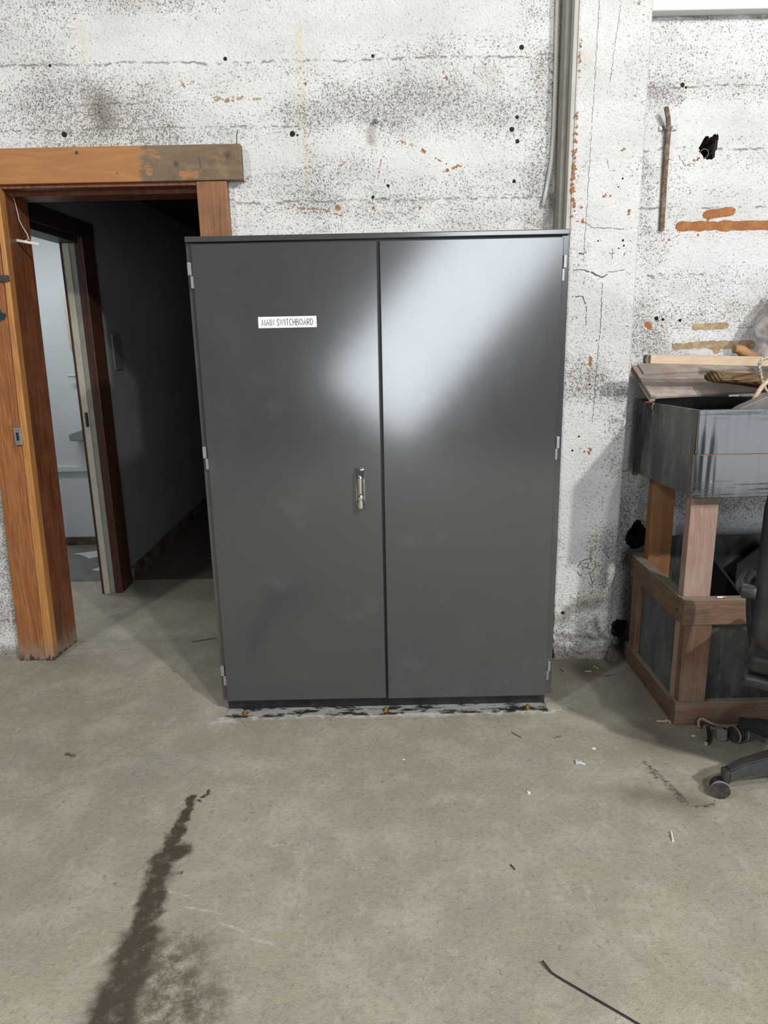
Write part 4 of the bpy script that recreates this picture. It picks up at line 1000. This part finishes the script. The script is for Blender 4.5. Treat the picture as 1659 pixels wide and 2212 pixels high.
MB().box(1.1115, 1.1295, 3.1025, 3.120, .852, 1.19, .001).obj('corner_upright', 'plyedge', bn)
def screw(x, y, z, ax, mat='galv', r=.0055):
    a = Vector(ax); p = Vector((x, y, z))
    MB().cyl(p, p+a*.003, r, n=14, bev=.0008).cyl(p+a*.003, p+a*.0032, r*.4, n=4).obj('screw', mat, bn)
screw(1.152, BF-.004, .956, (0, -1, 0)); screw(1.187, BB-.0955, .53, (0, -1, 0), 'brass')
screw(1.100, 2.515, .935, (-1, 0, 0)); screw(1.1065, 3.04, .925, (-1, 0, 0))
screw(BX, 2.52, .452, (-1, 0, 0), 'darkpipe', .004); screw(BX, 3.0, .462, (-1, 0, 0), 'darkpipe', .004); screw(BX, 3.01, .045, (-1, 0, 0), 'galv', .005)

# open black box and offcut lying in the lower frame
mb = MB(); mb.hexa([(1.36, 2.75, .118), (1.36, 2.96, .118), (1.36, 2.96, .50), (1.36, 2.75, .37)], (.35, 0, 0), .001)
mb = MB()
bx = thing('plywood_box', (1.58, 2.78, .116), 'open black plywood box lying inside the lower frame of the stand', 'box')
MB().hexa([(1.405, 2.60, .117), (1.405, 2.90, .117), (1.405, 2.90, .52), (1.405, 2.60, .44)], (.012, 0, 0)).obj('side_panel', 'dark', bx)
MB().hexa([(1.50, 2.88, .117), (1.85, 2.88, .117), (1.85, 2.88, .50), (1.62, 2.88, .60), (1.50, 2.88, .50)], (0, .012, 0)).obj('back_panel', 'dark', bx)
MB().box(1.418, 1.86, 2.60, 2.879, .117, .130).obj('base', 'dark', bx)
# ================================================================== THINGS ON THE BENCH
# dusty shallow signboard leaning back on the box
A = Vector((1.088, 2.905, 1.2065)); B = Vector((1.592, 2.955, 1.2185)); C = Vector((1.0745, 3.115, 1.3165)); D = C+(B-A)*1.02
sb = thing('signboard', A, 'dusty shallow tray-like board leaning on top of the black plywood box', 'board')
ex = (B-A); ey = (C-A); nz = ex.cross(ey).normalized()
def q(u, v, w=0): return A+ex*u+ey*v+nz*w
def slab(u0, u1, v0, v1, w0, w1, name, bev=.001):
    m_ = MB(); m_.hexa([q(u0, v0, w0), q(u1, v0, w0), q(u1, v1, w0), q(u0, v1, w0)], nz*(w1-w0), bev); return m_.obj(name, 'tray', sb)
slab(.0, 1, 0, 1, 0, .010, 'panel')
slab(.0, .045, 0, 1, -.012, .0175, 'rim')
slab(.045, 1, .66, 1, .0102, .024, 'back_rim')
slab(.045, .9, .60, .655, .0102, .013, 'fold')
# pine batten
mb = MB(); mb.hexa([(1.040, 2.80, 1.385), (1.040, 2.80, 1.353), (1.046, 2.80, 1.353), (1.52, 2.827, 1.3315), (1.52, 2.827, 1.3675), (1.06, 2.80, 1.386)], (0, .045, 0), .0015)
pb = thing('pine_batten', (1.04, 2.82, 1.355), 'pale pine batten lying across the top of the heap', 'timber')
mb.obj('batten', 'pine', pb)
eb = MB(); eb.hexa([(1.030, 2.812, 1.3845), (1.024, 2.812, 1.366), (1.028, 2.812, 1.353), (1.0398, 2.812, 1.353), (1.0398, 2.812, 1.3855)], (0, .03, 0))
eb.obj('weathered_end', 'plyedge', pb)
# rolled hessian sack under it
hs = MB()
def hess(u, v):
    a = 2*PI*u; x = 1.318+.50*v
    end = min(1, v/.05)**.5 if v < .05 else 1
    cy = 2.865+.03*v; cz = 1.293-.047*v
    ry = .055+.020*v; rz = .019+.020*v
    return Vector((x-.010*math.cos(a)+.006*math.sin(a), cy+ry*math.cos(a), cz+rz*math.sin(a)*(1+.08*math.sin(9*v+a*2))))
hs.grid(hess, 30, 40, True)
hs.bm.verts.ensure_lookup_table()
hs.bm.faces.new([hs.bm.verts[k*41] for k in range(30)])
single(hs, 'hessian_roll', 'hessian', (1.45, 2.86, 1.24), 'rolled brown hessian cloth under the pine batten', 'cloth', smooth=180, solid=.004)
# rope loop
rp = []
for (x, y, z) in [(1.50, 2.74, 1.366), (1.445, 2.70, 1.370), (1.415, 2.69, 1.366), (1.402, 2.685, 1.348), (1.408, 2.685, 1.318), (1.425, 2.69, 1.278), (1.450, 2.695, 1.24), (1.465, 2.70, 1.222)]: rp.append((x, y, z))
def smoothpath(p, n=6):
    P = [Vector(p[0])]+[Vector(a) for a in p]+[Vector(p[-1])]; out = []
    for i in range(1, len(P)-2):
        for k in range(n):
            t = k/n; a, b, c, d = P[i-1], P[i], P[i+1], P[i+2]
            out.append(.5*((2*b)+(-a+c)*t+(2*a-5*b+4*c-d)*t*t+(-a+3*b-3*c+d)*t**3))
    out.append(P[-2]); return out
single(MB().tube(smoothpath(rp), .0065, 10), 'rope', 'rope', (1.465, 2.70, 1.21), 'flecked pale rope looped over the pine batten at the edge of the view', 'rope', smooth=180)
single(MB().tube(smoothpath([(1.372, 2.645, 1.215), (1.382, 2.645, 1.238), (1.400, 2.645, 1.270), (1.43, 2.645, 1.30)]), .0085, 10), 'timber_peg', 'pine', (1.372, 2.645, 1.212), 'short pale wooden stick beside the rope', 'stick', smooth=180)
# glove behind the batten
gv = MB(); gv.tube(smoothpath([(1.50, 2.90, 1.35), (1.46, 2.90, 1.375), (1.43, 2.90, 1.395), (1.405, 2.90, 1.400)]), [.03]*6+[.026]*6+[.022]*6+[.016], 14, flat=.8)
single(gv, 'leather_glove', 'tanleather', (1.44, 2.9, 1.36), 'worn tan leather glove lying behind the pine batten', 'glove', smooth=180)
# polythene bag at the edge of frame
from mathutils import noise as mn
bgm = MB()
def bagf(u, v):
    a = 2*PI*u; z = 1.30+.36*v; r = .13*math.sin(PI*min(1, .18+v*.8))**.7
    n_ = mn.noise(Vector((math.cos(a)*1.5, math.sin(a)*1.5, v*5)))*.035+mn.noise(Vector((math.cos(a)*5, math.sin(a)*5, v*14)))*.014
    return Vector((1.70+math.cos(a)*(r+n_), 3.045+math.sin(a)*(r*.7+n_), z))
bgm.grid(bagf, 80, 54, True)
single(bgm, 'polythene_bag', 'polythene', (1.70, 3.045, 1.30), 'crumpled dusty clear plastic bag standing on the heap at the picture edge', 'bag', smooth=180)
# grey bar and red cloth in the box
mb = MB(); mb.hexa([(1.25, 2.585, 1.165), (1.28, 2.585, 1.140), (1.45, 2.585, 1.205), (1.60, 2.585, 1.25), (1.60, 2.585, 1.30), (1.42, 2.585, 1.252), (1.30, 2.585, 1.20)], (0, .04, .004), .003)
single(mb, 'grey_bar', 'strap', (1.40, 2.60, 1.15), 'grey flat bar sticking up out of the black plywood box', 'bar')
rc = MB(); rc.grid(lambda u, v: Vector((1.45+.34*u, 2.67+.14*v, 1.185+.02*mn.noise(Vector((u*6, v*6, 2)))+.02*math.sin(u*9)*math.sin(v*4))), 20, 12)
single(rc, 'red_cloth', 'redcloth', (1.55, 2.65, 1.18), 'dull red cloth lying in the black plywood box under the grey bar', 'cloth', smooth=180, solid=.006)
rc2 = MB(); rc2.tube(smoothpath([(1.14, 2.62, .905), (1.30, 2.70, .93), (1.6, 2.75, .95), (1.9, 2.8, .93)]), .05, 12, flat=.6)
# red wire scrap at the board's corner
single(MB().tube([(1.062, 2.885, 1.196), (1.085, 2.890, 1.197), (1.094, 2.895, 1.195)], .0022, 6), 'wire_scrap', plain('red_plastic', (.45, .06, .04), .5), (1.085, 2.89, 1.19), 'short red wire scrap poking out under the dusty board corner', 'wire')
single(MB().tube([(1.098, 2.888, 1.194), (1.090, 2.885, 1.175), (1.097, 2.886, 1.16), (1.092, 2.884, 1.14)], [.004, .003, .003, .001], 6), 'cobweb', 'spoil', (1.094, 2.886, 1.14), 'dusty cobweb hanging from the corner of the dusty board', 'cobweb')
# orange-capped tube on the middle rail
ct = thing('capped_vial', (1.24, 2.475, .512), 'tiny white tube with an orange cap on the middle rail of the stand', 'tube')
MB().cyl((1.226, 2.472, .5165), (1.247, 2.472, .5165), .0033, n=12).obj('tube', 'plate', ct)
MB().cyl((1.247, 2.472, .5165), (1.258, 2.472, .5165), .0042, n=12).obj('cap', plain('orange_plastic', (.65, .18, .04), .5), ct)
# ================================================================== OFFICE CHAIR
CX, CY = 1.401, 2.039
ch = thing('office_chair', (CX, CY, 0), 'black office chair on castors cut off by the right edge of the view', 'chair')
angs = [180+2, 180+2-72, 180+2-144, 180+2-216, 180+2-288]
RL = .315
for a in angs:
    ca, sa = math.cos(R(a)), math.sin(R(a))
    P = [(CX+ca*.03, CY+sa*.03, .150), (CX+ca*.16, CY+sa*.16, .128), (CX+ca*.26, CY+sa*.26, .103), (CX+ca*(RL-.008), CY+sa*(RL-.008), .082)]
    lg = MB()
    for (p0, p1) in zip(P, P[1:]):
        pass
    # tapered box-section arm
    rings = []
    side = Vector((-sa, ca, 0))
    for (p, w_, h_) in zip(P, (.036, .032, .028, .024), (.030, .026, .022, .018)):
        p = Vector(p); rings.append([lg.bm.verts.new(p+side*sx*w_+Vector((0, 0, sz*h_))) for sx, sz in ((-1, -1), (1, -1), (.7, 1), (-.7, 1))])
    for r0, r1 in zip(rings, rings[1:]):
        for k in range(4): lg.bm.faces.new((r0[k], r0[(k+1) % 4], r1[(k+1) % 4], r1[k]))
    lg.bm.faces.new(rings[0][::-1]); lg.bm.faces.new(rings[-1])
    bmesh.ops.bevel(lg.bm, geom=[e for e in lg.bm.edges], offset=.004, segments=2, affect='EDGES')
    e_ = Vector(P[-1])
    lg.cyl(e_+Vector((0, 0, .016)), e_+Vector((0, 0, -.030)), .0185, .015, n=20, bev=.003)
    lo = lg.obj('leg', 'chair', ch, smooth=40)
    # twin-wheel castor
    wdir = Vector((math.cos(R(a+62)), math.sin(R(a+62)), 0)) if a != angs[0] else Vector((-.30, -.95, 0)).normalized()
    if a == angs[1]: wdir = Vector((-.95, -.32, 0)).normalized()
    fw = wdir.cross(Vector((0, 0, 1)))
    c0 = Vector((e_.x, e_.y, .0306)) + (fw*.016 if fw.x < 0 else -fw*.016)
    cs = MB()
    cs.cyl(c0-wdir*.006, c0+wdir*.006, .024, n=28)
    cs.cyl(Vector((e_.x, e_.y, .028)), Vector((e_.x, e_.y, .056)), .010, n=14)
    co = cs.obj('castor', 'chair', ch, smooth=40)
    for sgn in (-1, 1):
        MB().cyl(c0+wdir*sgn*.0065, c0+wdir*sgn*.0255, .0285, .0300, n=36, bev=.003).obj('wheel', 'caster_tyre', co, smooth=40)
        MB().ring(c0+wdir*sgn*.0165, wdir*sgn, .0306, .0280, .0060, 36).obj('rim', 'caster_rim', co, smooth=40)
MB().cyl((CX, CY, .11), (CX, CY, .175), .042, .034, n=28, bev=.004).cyl((CX, CY, .175), (CX, CY, .40), .025, n=24).obj('gas_column', 'chair', ch, smooth=40)
MB().box(CX-.10, CX+.10, CY-.07, CY+.07, .39, .42, .01).obj('seat_mechanism', 'chair', ch)
st = MB(); st.box(CX-.245, CX+.25, CY-.235, CY+.235, .425, .465, .018, 3); st.obj('seat_shell', 'chair', ch, smooth=40)
st = MB(); st.box(CX-.24, CX+.245, CY-.23, CY+.23, .466, .535, .03, 4); st.obj('seat_cushion', 'rubber', ch, smooth=60)
UP = []
# back: upright shell at the left of the chair, curving under the seat
bs = MB()
prof = [(1.20, .400), (1.165, .430), (1.135, .47), (1.118, .53), (1.107, .60), (1.104, .68), (1.107, .76), (1.110, .86), (1.114, .96), (1.120, 1.06), (1.126, 1.10)]
pp_ = smoothpath([(a, 0, b) for a, b in prof], 3)
def backf(u, v):
    p = pp_[min(len(pp_)-1, int(round(v*(len(pp_)-1))))]
    yy = -1+2*u; hw = .05+.17*min(1, max(0, (p.z-.45)/.16))
    if p.z > 1.0: hw *= math.sqrt(max(.02, 1-((p.z-1.0)/.105)**2*.5))
    return Vector((p.x+.035*yy*yy*(1 if p.z > .5 else .4)*0+.02*yy*yy, CY+yy*hw, p.z))
bs.grid(backf, 16, len(pp_)-1)
bs.obj('back_shell', 'chair', ch, smooth=180, solid=.014)
bc = MB(); bc.box(1.142, 1.19, CY-.20, CY+.20, .60, 1.08, .022, 4); bc.obj('back_cushion', 'rubber', ch, smooth=60)
# arm pivot and arm on the near side
MB().cyl((1.126, CY+.255, .742), (1.126, CY+.215, .742), .021, n=24, bev=.004).obj('arm_pivot', 'chair', ch, smooth=40)
for sg_ in (-1, 1):
    MB().tube(smoothpath([(1.126, CY+sg_*.245, .742), (1.20, CY+sg_*.262, .735), (1.36, CY+sg_*.265, .715), (1.46, CY+sg_*.262, .68), (1.45, CY+sg_*.25, .56), (1.40, CY+sg_*.225, .455)]), .017, 12).obj('arm', 'chair', ch, smooth=180)
RZ = Matrix.Translation((0, 0, 0)) @ Matrix.Rotation(R(56.5), 4, 'Z')
for c_ in ch.children:
    if c_.name.split('.')[0] in ('seat_shell', 'seat_cushion', 'seat_mechanism', 'back_shell', 'back_cushion', 'arm_pivot', 'arm'):
        c_.data.transform(RZ)
# ================================================================== JUNK ON THE FLOOR BY THE BENCH
rd = MB().tube(smoothpath([(1.188, 2.428, .006), (1.184, 2.436, .020), (1.190, 2.440, .034), (1.202, 2.436, .036), (1.235, 2.415, .026), (1.30, 2.395, .018), (1.40, 2.385, .012), (1.62, 2.38, .008)]), .0052, 10)
single(rd, 'hooked_rod', 'dustrod', (1.19, 2.43, .001), 'dusty hooked metal rod on the floor in front of the stand', 'rod', smooth=180)
single(MB().tube([(1.36, 2.425, .0115), (1.75, 2.41, .0115)], .011, 12), 'dusty_tube', 'dustrod', (1.5, 2.42, .0005), 'thicker dusty tube lying behind the hooked rod', 'tube', smooth=60)
mb = MB().box(1.212, 1.252, 2.335, 2.372, .0, .050, .011, 4, rot=(0, 0, R(-8)))
bk = thing('rod_block', (1.232, 2.353, 0), 'small dusty grey block with a hole standing by the hooked rod', 'block')
mb.obj('block', 'greyplastic', bk, smooth=40)
MB().cyl((1.240, 2.346, .0495), (1.240, 2.346, .0505), .006, n=18).obj('hole', 'dark', bk)
hz = thing('rubber_hose', (1.19, 2.36, 0), 'short piece of black rubber hose with a white lined end on the floor', 'hose')
MB().tube(smoothpath([(1.163, 2.318, .0075), (1.178, 2.332, .0075), (1.192, 2.356, .009), (1.201, 2.385, .018), (1.203, 2.398, .030)]), .0072, 14).obj('hose', 'rubber', hz, smooth=180)
MB().ring((1.1627, 2.3176, .0075), (-.73, -.68, 0), .0062, .0032, .0012, 18).obj('liner', 'plate', hz)
# ================================================================== SCATTERED BITS
def stick(x0, y0, x1, y1, r, name, mat, label, cat, z=None):
    z = r if z is None else z
    return single(MB().tube([(x0, y0, z), ((x0+x1)/2, (y0+y1)/2, z+.0008), (x1, y1, z)], r, 6), name, mat, ((x0+x1)/2, (y0+y1)/2, 0), label, cat)
M['green'] = plain('green_wire', (.03, .12, .06), .5)
M['yellow'] = plain('yellow_plastic', (.60, .55, .05), .5)
M['red'] = plain('red_wire', (.45, .05, .04), .5)
M['blue'] = plain('blue_wire', (.05, .06, .35), .5)
M['offwhite'] = plain('off_white_plastic', (.75, .73, .68), .5)
M['clear'] = plain('cloudy_plastic', (.60, .60, .66), .15)
M['twig'] = plain('dry_twig', (.07, .05, .04), .8)
# cable tie
tie = [(.361, 1.404, .010), (.371, 1.388, .005), (.384, 1.372, .0018), (.44, 1.325, .0018), (.535, 1.247, .0018), (.60, 1.19, .0018), (.66, 1.14, .0018)]
single(MB().tube(smoothpath(tie), .0034, 8, flat=.45), 'cable_tie', 'rubber', (.47, 1.30, 0), 'long black cable tie lying on the floor in the foreground', 'cable tie', smooth=180)
stick(.852, 1.856, .842, 1.816, .0035, 'plastic_stick', 'offwhite', 'small white plastic stick lying alone on the floor below the chair castor', 'stick')
cl = MB(); cl.cyl((.662, 2.220, .004), (.676, 2.212, .010), .0065, n=12).cyl((.672, 2.216, .007), (.690, 2.208, .004), .004, n=8).box(.660, .672, 2.225, 2.238, 0, .006, .001)
single(cl, 'plastic_connector', 'clear', (.67, 2.215, 0), 'cloudy clear plastic connector on the floor to the right of the cabinet', 'connector')
single(MB().box(.742, .757, 2.305, 2.316, 0, .003, .001, rot=(0, 0, .4)), 'plastic_chip', 'offwhite', (.75, 2.31, 0), 'flat white chip on the floor just behind the clear connector', 'chip')
single(MB().box(.456, .466, 2.056, 2.066, 0, .006, .001, rot=(0, 0, .3)), 'plastic_chip', 'offwhite', (.461, 2.061, 0), 'small white cube-like chip on the bare floor right of centre', 'chip')
single(MB().box(.049, .058, 2.264, 2.270, 0, .002, .0005, rot=(0, 0, .2)), 'plastic_chip', 'offwhite', (.053, 2.268, 0), 'tiny white flake on the floor in front of the middle bolt', 'chip')
single(MB().box(1.136, 1.150, 2.372, 2.384, 0, .004, .0015, rot=(0, 0, .6)), 'plastic_chip', 'offwhite', (1.143, 2.378, 0), 'round white chip on the floor beside the black hose', 'chip')
stick(.470, 2.428, .500, 2.388, .0017, 'wire_scrap', 'green', 'thin dark green wire scrap left of the other green scrap on the floor', 'wire')
stick(.622, 2.384, .652, 2.397, .0017, 'wire_scrap', 'green', 'pale green wire scrap on the floor near the cabinet corner', 'wire')
stick(.936, 2.958, .950, 2.935, .0038, 'wire_scrap', 'yellow', 'bright yellow plastic scrap on the floor at the foot of the pillar', 'scrap')
stick(.778, 2.935, .790, 2.918, .0028, 'wire_scrap', 'red', 'red scrap on the floor tight beside the cabinet', 'scrap')
stick(.90, 2.878, .945, 2.868, .0014, 'wire_scrap', 'red', 'thin red wire lying on the floor in front of the pillar', 'wire')
stick(.955, 2.862, 1.01, 2.878, .0014, 'wire_scrap', 'blue', 'thin blue wire lying on the floor between pillar and stand', 'wire')
stick(.885, 2.915, .915, 2.912, .0014, 'wire_scrap', 'offwhite', 'thin white wire scrap beside the yellow one at the pillar foot', 'wire')
stick(.655, 2.583, .70, 2.590, .0015, 'wood_splinter', 'pine', 'thin pale splinter on the floor at the right end of the cabinet flange', 'splinter')
sh = MB().tube([(1.045, 2.488, .002), (1.085, 2.484, .002)], .0022, 6).tube([(1.082, 2.492, .003), (1.094, 2.472, .006), (1.088, 2.466, .002)], .003, 6)
single(sh, 'wood_shaving', 'pine', (1.07, 2.48, 0), 'curled pale wood shaving on the floor at the front corner of the stand', 'shaving')
stick(-.975, 3.315, -.86, 3.36, .0018, 'twig', 'twig', 'thin dark twig lying on the floor left of the cabinet', 'twig')
stick(-.36, 1.0, -.30, 1.0, .002, 'twig', 'twig', 'x', 'x') if False else None
stick(.352, 1.715, .343, 1.735, .0022, 'twig', 'twig', 'short dark twig on the open floor in front of the cabinet', 'twig')
stick(1.372, 2.225, 1.345, 2.262, .0015, 'twig', 'twig', 'thin dark sliver on the floor behind the near chair castor', 'twig') if False else None
